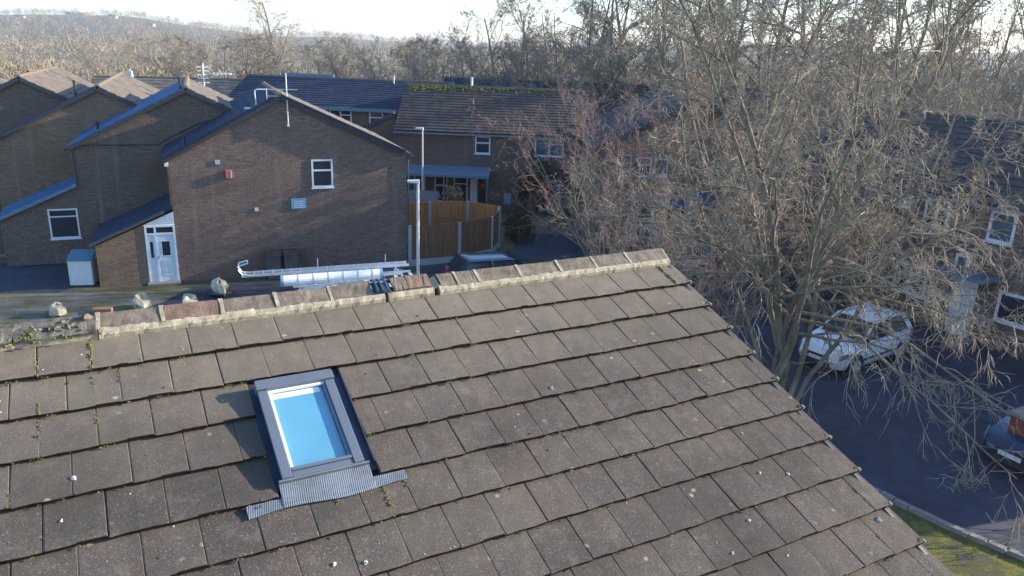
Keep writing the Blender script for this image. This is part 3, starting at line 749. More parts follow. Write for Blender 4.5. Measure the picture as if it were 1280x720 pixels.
for i in range(4): MB().box(-1.0+max(0, (i-1)*.3), -.006, 2.30+i*.09, -.01, -.001, 2.304+i*.09).build('board_joint', 'fascia_blue', bp)
# door set
d = MB(); z0, z1 = 0, 2.24
for x0, x1 in ((-1.04, -.97), (-.72, -.655), (-.07, 0)): d.box(x0, -.03, z0, x1, .05, z1)
for x0, x1 in ((-.97, -.72), (-.655, -.07)): d.box(x0, -.03, 2.17, x1, .05, 2.24); d.box(x0, -.03, 1.88, x1, .05, 1.95)
df = d.build('door_frame', 'pvc', h1)
MB().box(-.97, .0, 1.95, -.72, .02, 2.17).build('fanlight', 'glass', h1); MB().box(-.655, .0, 1.95, -.07, .02, 2.17).build('fanlight', 'glass', h1)
sp = MB().box(-.97, .0, .0, -.72, .02, 1.88).build('side_panel', 'dpvc', h1); MB().box(-.90, -.008, 1.0, -.80, -.001, 1.62).build('pane', 'glass', sp)
dr = MB().box(-.655, -.005, .0, -.07, .02, 1.88).build('door', 'dpvc', h1)
MB().box(-.50, -.014, 1.07, -.22, -.006, 1.62).build('pane', 'glass', dr)
q = MB()
for x0, z0, x1, z1 in ((-.52, 1.05, -.50, 1.64), (-.22, 1.05, -.20, 1.64), (-.5, 1.62, -.22, 1.64), (-.5, 1.05, -.22, 1.07), (-.52, .3, -.50, .9), (-.22, .3, -.2, .9), (-.5, .88, -.22, .9), (-.5, .3, -.22, .32), (-.44, .38, -.42, .8), (-.30, .38, -.28, .8), (-.42, .78, -.30, .8)): q.box(x0, -.02, z0, x1, -.0051, z1)
q.build('door_moulding', 'pvc', dr)
MB().box(-.62, -.05, .95, -.60, -.006, 1.1).build('door_handle', 'galv', dr)
MB().box(-1.1, -.35, .0, .06, -.03, .07).build('door_step', 'kerb', h1)
vent_pipe(h1, .6, .5, 4.9, .5)
# ---- second house, stepped back
h2 = gable_house('staggered brick gable house with white side window, left of the porch house', (-17.79+.38*math.cos(R(HAZ)), 30.14+.38*math.sin(R(HAZ)), 0), HAZ, 8.8, 7.2, 4.30, 4.72, 6.92, 'brick2', 'slate_sky', 'tan', .17)
lo = MB(); lo.prism([(-2.85, -.8), (-2.85, 1.86), (0, 3.1), (0, -.8)], .02, 3.2, 'y'); lo.build('side_extension', 'brick2', h2)
slope_part(h2, (-3.1, -.15, 1.82), (-3.1, 3.4, 1.82), (-.02, 3.4, 3.2), (-.02, -.15, 3.2), 'slate_sky', 7, 'extension_roof')
b = MB(); b.bar((-3.1, -.15, 1.83), (-.02, -.15, 3.2), .04, .12); b.build('barge_board', 'fascia_blue', h2)
window(h2, -1.18, .02, 1.04, 1.05, 1.2, style='fan', fw=.06)
MB().tube([(-.06, -.06, 4.6), (-.02, -.07, 3.2)], .04, 8).build('downpipe', 'dkgrey', h2)
MB().tube([(0, -.03, 4.74), (3.1, -.03, 4.74), (3.5, -.03, 5.0), (4.6, -.03, 5.55), (6.5, -.03, 6.1)], .022, 5).build('wall_cable', 'black', h2)
vent_pipe(h2, .9, .6, 5.15, .4); vent_pipe(h2, 4.1, .3, 6.85, .5)
# ---- third and fourth
n_ = Vector((-math.sin(R(HAZ)), math.cos(R(HAZ)), 0)); e_ = Vector((math.cos(R(HAZ)), math.sin(R(HAZ)), 0)); B2 = Vector((-17.79, 30.14, 0))
P3 = B2+n_*4.5+e_*(-3.3)
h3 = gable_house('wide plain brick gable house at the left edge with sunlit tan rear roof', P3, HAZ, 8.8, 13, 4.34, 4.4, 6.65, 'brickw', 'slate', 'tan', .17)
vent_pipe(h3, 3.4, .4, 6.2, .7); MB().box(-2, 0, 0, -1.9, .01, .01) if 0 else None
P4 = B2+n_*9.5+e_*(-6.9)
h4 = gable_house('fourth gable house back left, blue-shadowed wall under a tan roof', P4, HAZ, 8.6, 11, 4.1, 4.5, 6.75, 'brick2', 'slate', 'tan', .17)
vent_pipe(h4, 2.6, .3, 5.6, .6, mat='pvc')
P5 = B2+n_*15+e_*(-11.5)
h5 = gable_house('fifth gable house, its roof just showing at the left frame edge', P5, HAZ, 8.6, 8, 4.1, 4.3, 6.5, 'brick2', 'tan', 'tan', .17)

# ---- long dark-roofed house behind the first gable (eaves towards us)
def eave_house(label, loc, az, L, D, ze, zp, brick, rf, rb, oh=.25, group=None, courses=13, sheds=None):
    """x along the eave wall (front), y into the house; ridge along x"""
    h = thing('house', label, 'house', loc, R(az), group)
    wl = MB(); wl.prism([(0, -1.2), (0, ze), (D/2, zp), (D, ze), (D, -1.2)], 0, L, 'x'); wl.build('wall', brick, h)
    t = (zp-ze)/(D/2); up = .07
    slope_part(h, (-oh, -oh, ze-oh*t+up), (L+oh, -oh, ze-oh*t+up), (L+oh, D/2, zp+up), (-oh, D/2, zp+up), rf, courses)
    slope_part(h, (L+oh, D+oh, ze-oh*t+up), (-oh, D+oh, ze-oh*t+up), (-oh, D/2, zp+up), (L+oh, D/2, zp+up), rb, courses)
    for x in (-oh+.01, L+oh-.03):
        for s in (0, 1):
            b = MB(); b.bar((x, -oh if s == 0 else D+oh, ze-oh*t-.02), (x, D/2, zp-.02), .035, .15); b.build('barge_board', 'fascia', h)
    n = int(L/.45); rm = MB()
    for i in range(n):
        x0 = -oh+i*(L+2*oh)/n; rm.prism([(D/2-.13, zp+up), (D/2-.05, zp+up+.1), (D/2+.05, zp+up+.1), (D/2+.13, zp+up)], x0, x0+(L+2*oh)/n-.012, 'x')
    rm.build('ridge', 'ridge_old', h)
    for y in (-oh-.06, D+oh+.06):
        MB().box(-oh, y-.055, ze-oh*t-.07, L+oh, y+.055, ze-oh*t+.02).build('gutter', 'black' if brick != 'brick2' else 'fascia_blue', h)
    return h
hb = eave_house('long house with dark blue-black roof and white windows, behind the first gable', (-17.9, 48.2, 0), -4, 13.2, 8, 5.1, 6.5, 'brick2', 'slate', 'slate')
window(hb, 6.45, 0, 3.95, 1.35, 1.05, style='two'); window(hb, 8.9, 0, 3.95, .85, 1.05, style='top'); window(hb, 11.2, 0, 4.4, .55, .45, style='one')
window(hb, 2.2, 0, 3.95, 1.35, 1.05, style='two')
MB().bar((0, -.28, 5.03), (13.2, -.28, 5.03), .03, .2).build('fascia_board', 'fascia_blue', hb)
vent_pipe(hb, 9.6, 3.6, 6.3, .55, mat='galv')
MB().box(2, 4.1, 6.6, 5.5, 4.3, 6.85).build('roof_upstand', 'fascia_blue', hb)
hb2 = gable_house('plain brick gable end linking the blue-roofed house to the mossy-roofed one', (-10.9, 45.4, 0), -2, 4.1, 6, 3.7, 3.3, 5.0, 'brick2', 'slate', 'slate', .12)
# ---- mossy ridge house
hm = eave_house('brick house with streaky brown-black tiled roof and green moss along its ridge', (-6.75, 44, 0), -2, 10.6, 8, 4.35, 6.5, 'brick2', 'brown', 'brown', .22, courses=17)
window(hm, 4.38, 0, 3.16, .86, .98, style='top'); window(hm, 7.75, 0, 3.16, 1.62, .98, style='two', gl='glass_b'); window(hm, 7.75, 0, .9, 1.55, .92, style='two')
vent_pipe(hm, 3.75, 4.0, 6.5, .6, .07, 'pvc')
mm = MB()
for i in range(330):
    x = abs(mr.gauss(0, 2.6)) if mr.random() < .5 else mr.uniform(0, 10.5)
    if x > 10.5: continue
    dy = abs(mr.gauss(0, .25)); blob(mm, (x, 4-dy, 6.62-dy*.54), mr.uniform(.04, .10), i, .55, .3, 5)
tag(mm.build('roof_moss', 'moss', hm), kind='stuff')
# lean-to in front of it
ln = MB(); ln.add([(.3, -1.5, 2.12), (5.3, -1.5, 2.12), (5.3, 0, 2.42), (.3, 0, 2.42), (.3, -1.5, 1.98), (5.3, -1.5, 1.98), (5.3, 0, 2.28), (.3, 0, 2.28)], [(0,1,2,3),(4,7,6,5),(0,4,5,1),(1,5,6,2),(2,6,7,3),(3,7,4,0)])
ln.build('canopy', 'fascia_blue', hm)
for x in (.5, 2.8, 5.2): MB().box(x-.04, -1.45, -.2, x+.04, -1.37, 1.98).build('canopy_post', 'fascia_blue', hm)
window(hm, .35, 0, .75, 1.2, 1.1, style='two', gl='glass_b'); window(hm, 2.1, 0, .3, .75, 1.6, style='top'); 
window(hm, 3.2, 0, 0, .8, 1.9, style='fan', gl='glass'); 
MB().box(4.15, -.04, .0, 4.55, 0, 1.85).build('door_panel', 'dpvc', hm)
dd = MB().box(4.62, -.05, -.1, 5.15, 0, 1.9).build('door', 'cardark', hm); b = MB(); blob(b, (4.88, -.09, 1.35), .12, 5, .9, .2, 9); b.build('door_wreath', 'red', dd)
MB().box(6.1, -.05, .35, 6.5, 0, .95).build('meter_box', 'plaque', hm)

# ---- gable house behind the trees
hg = gable_house('brick gable house half hidden behind the twigs, three small upstairs windows', (3.62, 34.8, 0), 0, 8.8, 10, 4.42, 4.8, 7.05, 'brickw', 'brown', 'brown', .17)
window(hg, .9, 0, 3.58, .65, 1.0, style='top', gl='glass_b'); window(hg, 1.9, 0, 3.62, .55, .87, style='top'); window(hg, 2.58, 0, 3.67, .62, .78, style='one', gl='glass_b')
window(hg, 5.2, 0, 3.58, 1.1, 1.0, style='two'); window(hg, 1.2, 0, .8, 1.6, 1.1, style='two')
MB().box(3.6, -.05, 0, 4.5, 0, 2.0).build('door', 'dpvc', hg)
slope_part(hg, (2.4, -1.3, 2.45), (5.4, -1.3, 2.45), (5.4, 0, 2.95), (2.4, 0, 2.95), 'slate_sky', 4, 'porch_roof')
for x in (2.5, 5.3): MB().box(x-.05, -1.2, 0, x+.05, -1.1, 2.45).build('porch_post', 'pvc', hg)
hh = eave_house('far brick terrace seen between twigs above the mossy roof end, four small windows', (3.2, 57.5, 0), -3, 15, 8, 4.5, 6.4, 'brick2', 'brown', 'brown', .2)
for i, x in enumerate((2.3, 4.9, 6.0, 6.75)): window(hh, x, 0, 3.2, .6 if i != 1 else .8, .8 if i else .7, style='top' if i == 1 else 'one', gl='glass_b')

# ---- house on the right, its long wall running away from us (local x runs away from the camera)
H8 = Vector((15.92, 24.61, 0)); a8 = 119
h8l = eave_house('long brick house along the right edge, shadowed wall with white windows and porch', H8+Vector((.485, -.875, 0))*5, a8+180, 18.3, 8.8, 4.72, 6.93, 'brick2', 'brown', 'tan')  # unseen near end lengthened so its shadow covers the road
h8l.location = H8+Vector((-.485, .875, 0))*9.5; h8l.rotation_euler = (0, 0, R(-61))
def w8(x): return x+9.5
for (x, z, w_, h_, st, gl) in ((-.5, 3.46, .86, 1.02, 'one', 'glass_b'), (-2.8, 3.5, .95, .98, 'two', 'glass'), (-3.85, 3.95, .5, .5, 'one', 'glass_b'), (-5.1, 3.5, .6, .9, 'top', 'glass'), (.32, .95, 1.3, 1.0, 'one', 'glass'), (-1.35, 1.9, .5, .9, 'one', 'glass_b'), (-3.5, .9, 1.3, 1.1, 'two', 'glass'), (2.2, 3.46, .9, 1.0, 'top', 'glass'), (3.4, .9, 1.5, 1.1, 'two', 'glass')):
    window(h8l, w8(x), 0, z, w_, h_, style=st, gl=gl, fw=.09)
MB().box(w8(-.38), -.4, .84, w8(.32), -.05, .93).build('porch_shelf', 'fascia_blue', h8l)
MB().box(w8(-1.6), -.9, 2.2, w8(.2), -.0, 2.32).build('porch_canopy', 'fascia_blue', h8l)
MB().box(w8(-1.2), -.05, 0, w8(-.4), 0, 2.0).build('door', 'dpvc', h8l)

# ---- roofs farther back on the left and small far houses
far = [('low tan-roofed house behind the left gables', -33, 66, 8, 9, 7, 3.3, 5.2, 'brick2', 'tan'),
       ('dark flat-looking house with blue wall beside the tan roofs', -30, 83, 4, 13, 7, 2.4, 3.6, 'brick2', 'slate'),
       ('brown-roofed bungalow left of the bare oak', -22, 78, -4, 10, 8, 2.4, 4.3, 'brickw', 'tan'),
       ('tan-roofed bungalow at the foot of the valley wood', -42, 76, 10, 10, 8, 2.6, 4.6, 'brickw', 'tan'),
       ('small grey roof glimpsed through trees above the mossy ridge', 2.5, 68, 12, 6, 6, 4.4, 5.9, 'brick2', 'slate'),
       ('dark roof among trees behind the blue-roofed house', -6.5, 63, -8, 8, 7, 4.4, 6.2, 'brick2', 'slate')]
for lb, x, y, az, L_, D_, ze, zp, br, rf in far: eave_house(lb, (x, y, height(x, y)*.5), az, L_, D_, ze, zp, br, rf, rf, .2, courses=8)
hy = gable_house('small cream rendered gable at the far left edge of the roofs', (-60, 92, -2), 5, 8, 8, 3, 3.6, 6.2, 'render', 'slate', 'tan', .2, courses=7)
hz = gable_house('pale stone gable tip lit by sun right of the second roof', (-19.9, 55, 0), 10, 3.0, 6, 1.5, 5.0, 5.9, 'render', 'slate', 'tan', .12, courses=7)
window(hz, 1.6, 0, 4.1, .4, .8, style='one')
fb = random.Random(4)
for i, (a, y, w_, h_, lb) in enumerate(((-.62, 1150, 26, 9, 'white block on the far hillside, leftmost'), (-.55, 1250, 60, 12, 'long white building with blue roof on the far hill'), (-.505, 1200, 22, 8, 'small pale block right of the long hill building'), (-.68, 1100, 30, 8, 'pale terrace low on the far left hill'), (-.075, 1400, 18, 17, 'tallest pale tower block on the skyline'), (-.045, 1400, 20, 13, 'wide low block beside the skyline tower'), (-.02, 1400, 10, 16, 'narrow block right end of the skyline row'), (-.46, 1050, 22, 7, 'cream house row amid the hill wood'))):
    x = a*y; t = thing('hill_building', lb, 'building', (x, y, height(x, y)), 0)
    MB().box(-w_/2, 0, -5, w_/2, 14, h_+7).build('wall', 'render', t)
    MB().prism([(-1, h_+7), (7, h_+10), (15, h_+7)], -w_/2-1, w_/2+1, 'x').build('roof', 'slate', t)
    t.scale = (.5, .5, .4); t.location.z -= 2.5
    for k in range(int(w_/6)):
        for f in range(2): MB().box(-w_/2+2+k*6, -.2, h_+1+f*3-1, -w_/2+5+k*6, -.05, h_+2.4+f*3-1).build('window', 'glass', t)

# ------------------------------------------------------------------ TV aerials, alarm etc. (fixed to the first house)
ae = thing('aerial', 'tall white mast with a small yagi aerial on the first gable', 'aerial', tuple(h1.matrix_basis @ Vector((4.3, -.16, 5.85))), R(HAZ))
MB().tube([(0, 0, 0), (0, 0, 1.95)], .022, 8).build('mast', 'pvc', ae)
b = MB(); b.tube([(-.75, 0, 1.36), (0, 0, 1.36)], .014, 6); b.tube([(-.72, 0, 1.12), (.0, 0, 1.12)], .014, 6); b.tube([(-.72, 0, 1.0), (-.72, 0, 1.4)], .014, 6)
for i in range(7): b.tube([(-.65+i*.16, -.18, 1.36), (-.65+i*.16, .18, 1.36)], .006, 5)
b.tube([(0, 0, 1.36), (.4, 0, 1.36)], .012, 6); b.build('yagi_arm', 'alu', ae)
MB().box(-.05, -.02, .0, .05, .12, .08).box(-.05, -.02, .5, .05, .12, .56).build('bracket', 'galv', ae)
ae2 = thing('flue_bracket', 'white bent pipe bracket on the dark slope beside the mast', 'pipe', tuple(h1.matrix_basis @ Vector((3.2, .1, 6.55))), R(HAZ))
MB().tube([(0, 0, 0), (0, 0, .22), (-.02, 0, .4), (-.02, 0, .6), (.06, 0, .64), (.42, 0, .64)], .022, 7).build('pipe', 'pvc', ae2)
MB().box(-.42, -.05, -.08, -.1, .05, -.02).build('foot', 'pvc', ae2)
b = MB(); b.box(-.1, -.06, -.04, .12, .06, .02); b.build('clamp', 'pvc', ae2)
ae3 = thing('aerial', 'white multi-bar aerial on a short pole behind the second gable peak', 'aerial', (-16.9, 42.5, 5.0), R(30))
MB().tube([(0, 0, 0), (0, 0, 2.6)], .04, 8).build('mast', 'pvc', ae3)
b = MB()
for i in range(5): b.bar((-.3, 0, 1.6+i*.2), (.3, 0, 1.6+i*.2), .03, .045)
b.bar((.3, 0, 2.05), (1.5, .1, 2.05), .04, .06)
for i in range(5): b.bar((.5+i*.2, -.3, 2.05), (.5+i*.2, .3, 2.05), .03, .12)
b.build('aerial_bar', 'pvc', ae3)
def lamp_post(label, loc, hh, rz, r0=.055):
    t = thing('street_lamp', label, 'street lamp', loc, rz, 'street lamps')
    MB().tube([(0, 0, 0), (0, 0, 1.0)], r0*1.5, 12).build('base', 'lamp', t)
    MB().tube([(0, 0, 1.0), (0, 0, hh)], [r0, r0*.75], 12).build('post', 'lamp', t)
    MB().tube([(0, 0, hh), (.12, 0, hh+.06)], .03, 8).build('arm', 'lamp', t)
    hd = MB(); hd.prism([(-.06, hh+.0), (.36, hh+.05), (.36, hh+.11), (-.04, hh+.13)], -.09, .09, 'y'); hd.build('lamp_head', 'pvc', t, bevel=.02)
    MB().box(.05, -.06, hh-.0, .32, .06, hh+.035).build('lens', 'glass_b', t)
lamp_post('nearer street lamp, in front of the timber fence', (-3.28, 25.65, 0), 4.55, R(190), .06)
lamp_post('farther, taller-looking street lamp rising behind the garden canopy', (-4.9, 40.2, 0), 4.75, R(180), .05)
# far poles on the left
for x, y, z, hh, lb in ((-25.5, 52, 3.5, 3.2, 'thin pale pole above the left roofs'),):
    t = thing('pole', lb, 'pole', (x, y, z)); MB().tube([(0, 0, -3), (0, 0, hh)], .06, 8).build('post', 'galv', t); MB().box(-.16, -.1, hh-.5, .16, .1, hh-.1).build('head', 'pvc', t)

# ------------------------------------------------------------------ timber fence
def fence(pts, hh, label, mat, zt=0):
    t = thing('fence', label, 'fence', (pts[0][0], pts[0][1], 0)); o0 = Vector((pts[0][0], pts[0][1], 0))
    for a, b in zip(pts[:-1], pts[1:]):
        a, b = Vector((*a, 0))-o0, Vector((*b, 0))-o0; d = b-a; L_ = d.length; d.normalize(); an = math.atan2(d.y, d.x)
        MB().box(-.06, -.06, 0, .06, .06, hh+.04).build('post', 'post', t, a, (0, 0, an))
        MB().box(.07, -.02, .0, L_-.07, .02, .28).build('gravel_board', 'post', t, a, (0, 0, an))
        n = int(L_/.125); bm_ = MB()
        for i in range(n):
            x0 = .07+i*(L_-.14)/n; zz = hh+rnd.uniform(-.008, .008)
            bm_.add([(x0, -.02, .29), (x0+(L_-.14)/n+.012, -.032, .29), (x0+(L_-.14)/n+.012, -.012, .29), (x0, -.012, .29), (x0, -.02, zz), (x0+(L_-.14)/n+.012, -.032, zz), (x0+(L_-.14)/n+.012, -.012, zz), (x0, -.012, zz)], [(0,3,2,1),(4,5,6,7),(0,1,5,4),(1,2,6,5),(2,3,7,6),(3,0,4,7)])
        pn = bm_.build('panel', mat, t, a, (0, 0, an)); tag(pn, kind='stuff')
        MB().box(.07, -.045, hh, L_-.07, .02, hh+.035).build('capping_rail', mat, t, a, (0, 0, an))
    MB().box(-.06, -.06, 0, .06, .06, hh+.04).build('post', 'post', t, Vector((*pts[-1], 0))-o0)
fence([(-4.35, 31.35), (-2.35, 32.3), (-1.0, 33.7), (-.75, 35.1)], 1.72, 'low front run of orange timber fence with concrete posts by the cars', 'wood2')
fence([(-.72, 35.15), (-2.25, 36.15), (-4.0, 35.6), (-6.2, 34.9)], 1.9, 'sunlit back run of orange timber fence closing the garden', 'wood')  # brighter copy of the front run's wood puts its sunlight into the colour
# garden shed roof and shrubs behind the fence
sh = thing('shed', 'low garden shed with grey felt roof behind the timber fence', 'shed', (-6.6, 38.6, 0), R(-2))
MB().box(0, 0, 0, 2.4, 1.8, 1.35).build('wall', 'wood2', sh)
MB().prism([(-.1, 1.3), (.9, 1.75), (1.9, 1.3)], -.1, 2.6, 'x').build('roof', 'felt', sh)
MB().box(.2, -.03, 0, .9, 0, 1.25).build('door', 'wood', sh)

# ------------------------------------------------------------------ storage box, bins, boulders, brick
sb = thing('storage_box', 'pale grey storage box with sloping teal lid beside the porch', 'storage box', (-16.32, 27.0, 0), R(10))
MB().box(0, 0, .06, .8, .62, .98).build('body', 'binwhite', sb)
MB().add([(-.03, -.03, .98), (.83, -.03, .98), (.83, .65, 1.22), (-.03, .65, 1.22), (-.03, -.03, 1.02), (.83, -.03, 1.02), (.83, .65, 1.26), (-.03, .65, 1.26)], [(0,3,2,1),(4,5,6,7),(0,1,5,4),(1,2,6,5),(2,3,7,6),(3,0,4,7)]).build('lid', 'teal', sb)
MB().box(-.02, -.02, 0, .82, .64, .06).build('plinth', 'black', sb)
for i, (u, lb) in enumerate(((3.2, 'left one of two dark wheelie bins against the first gable wall'), (3.85, 'right one of two dark wheelie bins against the first gable wall'))):
    P = h1.matrix_basis @ Vector((u, -.75, 0)); t = thing('wheelie_bin', lb, 'bin', P, R(HAZ), 'wheelie bins')
    MB().add([(0, 0, .05), (.46, 0, .05), (.46, .5, .05), (0, .5, .05), (-.04, -.05, 1.0), (.5, -.05, 1.0), (.5, .6, 1.0), (-.04, .6, 1.0)], [(0,3,2,1),(4,5,6,7),(0,1,5,4),(1,2,6,5),(2,3,7,6),(3,0,4,7)]).build('body', 'dkgrey', t)
    MB().prism([(-.08, 1.0), (-.06, 1.05), (.3, 1.1), (.64, 1.06), (.64, 1.0)], -.05, .51, 'x').build('lid', 'black', t)
    for x in (-.03, .43): MB().tube([(x, .52, .1), (x+.06, .52, .1)], .1, 12).build('wheel', 'rubber', t)
    MB().tube([(0, .66, 1.0), (.46, .66, 1.0)], .015, 6).build('handle', 'black', t)
for i, (x, y, s, lb) in enumerate(((-15.05, 23.95, .33, 'leftmost boulder, at the edge of the grass'), (-12.75, 25.0, .36, 'pale boulder behind the ridge next to the red block'), (-11.15, 25.15, .36, 'square-topped pale boulder, third along the path'), (-10.6, 26.6, .40, 'mossy dark boulder on a round black base, nearest the van'))):
    b = MB(); blob(b, (0, 0, .0), s*.84, 17+i*5, .95, .3, 7); o = b.build('boulder', 'stone', None, (x, y, s*.55 if i != 3 else s*.7), smooth=False); tag(o, lb, 'boulder', 'boulders along the path')
t = thing('planter_base', 'round black base under the mossy boulder', 'planter', (-10.6, 26.6, .0)); MB().tube([(0, 0, .0), (0, 0, .16)], [.34, .42], 18).build('dish', 'black', t)
MB().tube([(0, 0, .16), (0, 0, .19)], .44, 18).build('rim', 'dkgrey', t)
b = MB().box(-.3, -.12, 0, .3, .12, .16).build('brick_block', 'redbrick', None, (-13.75, 24.35, .016), (0, 0, R(12)), bevel=.01); tag(b, 'flat red block lying on the path between two boulders', 'block')
# low kerb behind the driveway
t = thing('low_wall', 'low dark brick edging in front of the window at far left', 'wall', (-21.5, 29.25, 0), R(20)); MB().box(0, 0, 0, 4.4, .22, .28).build('wall', 'brick2', t); MB().box(-.02, -.03, .28, 4.42, .25, .33).build('coping', 'kerb', t)

# ------------------------------------------------------------------ vehicles
def loft(sections):
    """sections: list of (x, [(y,z)...]) half profiles for y>=0, mirrored"""
    mb = MB(); n = len(sections[0][1]); m = 2*n
    for x, pr in sections:
        for y, z in pr: mb.v.append((x, y, z))
        for y, z in pr[::-1]: mb.v.append((x, -y, z))
    for i in range(len(sections)-1):
        for k in range(m): mb.f.append((i*m+k, (i+1)*m+k, (i+1)*m+(k+1) % m, i*m+(k+1) % m))
    mb.f.append(tuple(range(m))); mb.f.append(tuple((len(sections)-1)*m+k for k in range(m))[::-1])
    return mb
def wheel(par, x, y, r=.31, wd=.2):
    t = MB(); t.tube([(x, y-wd/2, r), (x, y-wd/2+.03, r), (x, y+wd/2-.03, r), (x, y+wd/2, r)], [r-.03, r, r, r-.03], 22)
    o = t.build('wheel', 'rubber', par, smooth=False)
    s = 1 if y > 0 else -1
    h = MB(); h.tube([(x, y+s*(wd/2-.01), r), (x, y+s*(wd/2+.012), r)], [r*.68, r*.62], 18)
    for k in range(5):
        a = k*2*math.pi/5; h.bar((x, y+s*(wd/2+.016), r), (x+math.cos(a)*r*.6, y+s*(wd/2+.016), r+math.sin(a)*r*.6), .03, .06)
    h.build('rim', 'galv', o)
def hatchback(label, loc, rz, paint, L=3.95, W=1.7, H=1.46, name='parked_car', group=None, estate=False):
    """front towards +x"""
    t = thing(name, label, 'car', loc, rz, group); hw = W/2; hl = L/2
    def sec(x, w_, zb, zw, zt=None, wt=None):    # lower body to waist
        return (x, [(0.0, zb), (w_*.86, zb), (w_*.97, zb+.14), (w_, (zb+zw)/2), (w_*.965, zw-.06), (w_*.93, zw), (0.0, zw+.015)])
    S = [sec(-hl, hw*.8, .38, .72), sec(-hl+.06, hw*.92, .27, .86), sec(-hl+.3, hw*.99, .2, .93), sec(-hl+.9, hw, .18, .93), sec(-.3, hw, .18, .9), sec(.55, hw, .18, .9),
         sec(hl-1.15, hw, .18, .94), sec(hl-.75, hw*.98, .2, .87), sec(hl-.3, hw*.92, .22, .75), sec(hl-.08, hw*.8, .26, .62), sec(hl, hw*.66, .34, .52)]
    b = loft(S).build('body', paint, t, smooth=True)
    m = b.modifiers.new('es', 'EDGE_SPLIT'); m.split_angle = R(50)
    # greenhouse
    wf, wr_, tf, tr = hl-1.12, -hl+.12, hl-1.85, -hl+.5
    if estate: tr = -hl+.3
    yb, yt = hw*.92, hw*.70; zb, zt = .90, H
    gh = MB()
    def ring(f):   # outline points bottom/top by fraction
        return
    A = [(wf, yb*.92, zb+.02), (wr_, yb*.9, zb+.02), (wr_, -yb*.9, zb+.02), (wf, -yb*.92, zb+.02)]
    B = [(tf, yt, zt-.05), (tr, yt*.95, zt-.04), (tr, -yt*.95, zt-.04), (tf, -yt, zt-.05)]
    gh.add(A+B, [(0,1,5,4),(1,2,6,5),(2,3,7,6),(3,0,4,7),(4,5,6,7)])
    gh.build('window_glass', 'glass', t)
    # roof skin
    rf = MB(); nx, ny = 6, 6
    rf.grid(nx, ny, lambda i, j: (tf+.06+(tr-.06-tf-.06)*i, (j*2-1)*(yt+.012), zt-.035+.05*(1-(2*j-1)**2)**.6*(1-.55*(2*i-1)**4)))
    b2 = rf.build('roof', paint, t, smooth=True); m = b2.modifiers.new('s', 'SOLIDIFY'); m.thickness = .03
    # pillars
    pl = MB()
    for s in (-1, 1):
        pl.bar((wf+.04, s*yb*.93, zb), (tf+.03, s*(yt+.005), zt-.04), .05, .07); pl.bar((wr_-.02, s*yb*.91, zb), (tr-.03, s*yt*.97, zt-.04), .09, .14)
        xm = (tf+tr)/2+.1; pl.bar((xm-.02, s*yb*.945, zb), (xm-.12, s*(yt+.01), zt-.03), .03, .07)
        pl.bar((tf, s*(yt+.012), zt-.04), (tr, s*(yt*.96+.012), zt-.03), .04, .045)
    pl.build('pillar', paint, t)
    for s in (-1, 1):
        for x in (hl-.78, -hl+.68):
            wheel(t, x, s*(hw-.10)); a = MB(); a.tube([(x, s*(hw-.06), .31), (x, s*(hw+.004), .31)], .37, 20); a.build('wheel_arch', 'black', t)
        mr_ = MB(); mr_.box(wf-.32, s*(hw+.0), .93, wf-.17, s*(hw+.17), 1.05); mr_.build('mirror', paint, t, bevel=.02)
        hd = MB(); hd.grid(3, 2, lambda i, j: (hl-.10-.34*i+.02*j*0, s*(hw*(.80+.145*i)+.0), .56+.13*j+.10*i)); q = hd.build('headlight', 'glass_b', t); mm_ = q.modifiers.new('s', 'SOLIDIFY'); mm_.thickness = .05; mm_.offset = 0
        tl = MB(); tl.box(-hl+.02, s*(hw-.28), .68, -hl+.14, s*(hw-.07), .95); tl.build('tail_light', 'red', t)
        MB().bar((.1, s*(hw+.004), .80), (.32, s*(hw+.004), .80), .03, .03).build('door_handle', paint, t)
        dl = MB()
        for x in (hl-1.15, .0, -hl+1.05): MB().box(x-.005, s*(hw+.0)-.004, .30, x+.005, s*(hw)+.004, .88).build('door_gap', 'black', t)
        MB().bar((-hl+.95, s*(hw+.003), .46), (hl-1.1, s*(hw+.003), .46), .025, .06).build('side_moulding', 'black', t)
    MB().box(hl-.03, -hw*.42, .50, hl+.012, hw*.42, .60).build('upper_grille', 'black', t); MB().box(hl-.08, -hw*.52, .26, hl+.006, hw*.52, .42).build('lower_grille', 'black', t)
    MB().box(hl+.002, -.26, .43, hl+.02, .26, .54).build('number_plate', 'binwhite', t)
    MB().box(-hl-.02, -.26, .55, -hl+.01, .26, .66).build('number_plate', 'crumb', t)
    wp = MB(); wp.bar((wf+.07, -.5, zb+.04), (wf-.12, .1, zb+.16), .02, .02); wp.build('wiper', 'black', t)
    return t
hatchback('white hatchback parked under the big bare tree, front towards the near roof', (10.8, 22.65, .01), R(36+180), 'carwhite', group='parked cars')
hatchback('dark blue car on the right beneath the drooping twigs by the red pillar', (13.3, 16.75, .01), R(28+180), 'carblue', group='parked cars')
hatchback('dark car with sky reflection tinted into its paint, between the lamp and the fence', (-.35, 28.3, .01), R(20), 'cardark_sky', L=4.2, group='parked cars')
hatchback('dark car mostly hidden behind the van rack, left of the round blue car roof', (-4.1, 26.3, .01), R(24), 'cardark_sky', L=3.8, group='parked cars')
hatchback('silver car seen through twigs in front of the half hidden gable house', (6.3, 31.2, .01), R(195), 'carsilver', group='parked cars')
rp = thing('gate_pier', 'dark red brick pier at the right edge by the blue car', 'pier', (12.15, 16.35, 0), R(29))
MB().box(-.25, -.25, 0, .25, .25, 1.25).build('pier', 'brick_red', rp); MB().box(-.3, -.3, 1.25, .3, .3, 1.33).build('cap', 'kerb', rp)
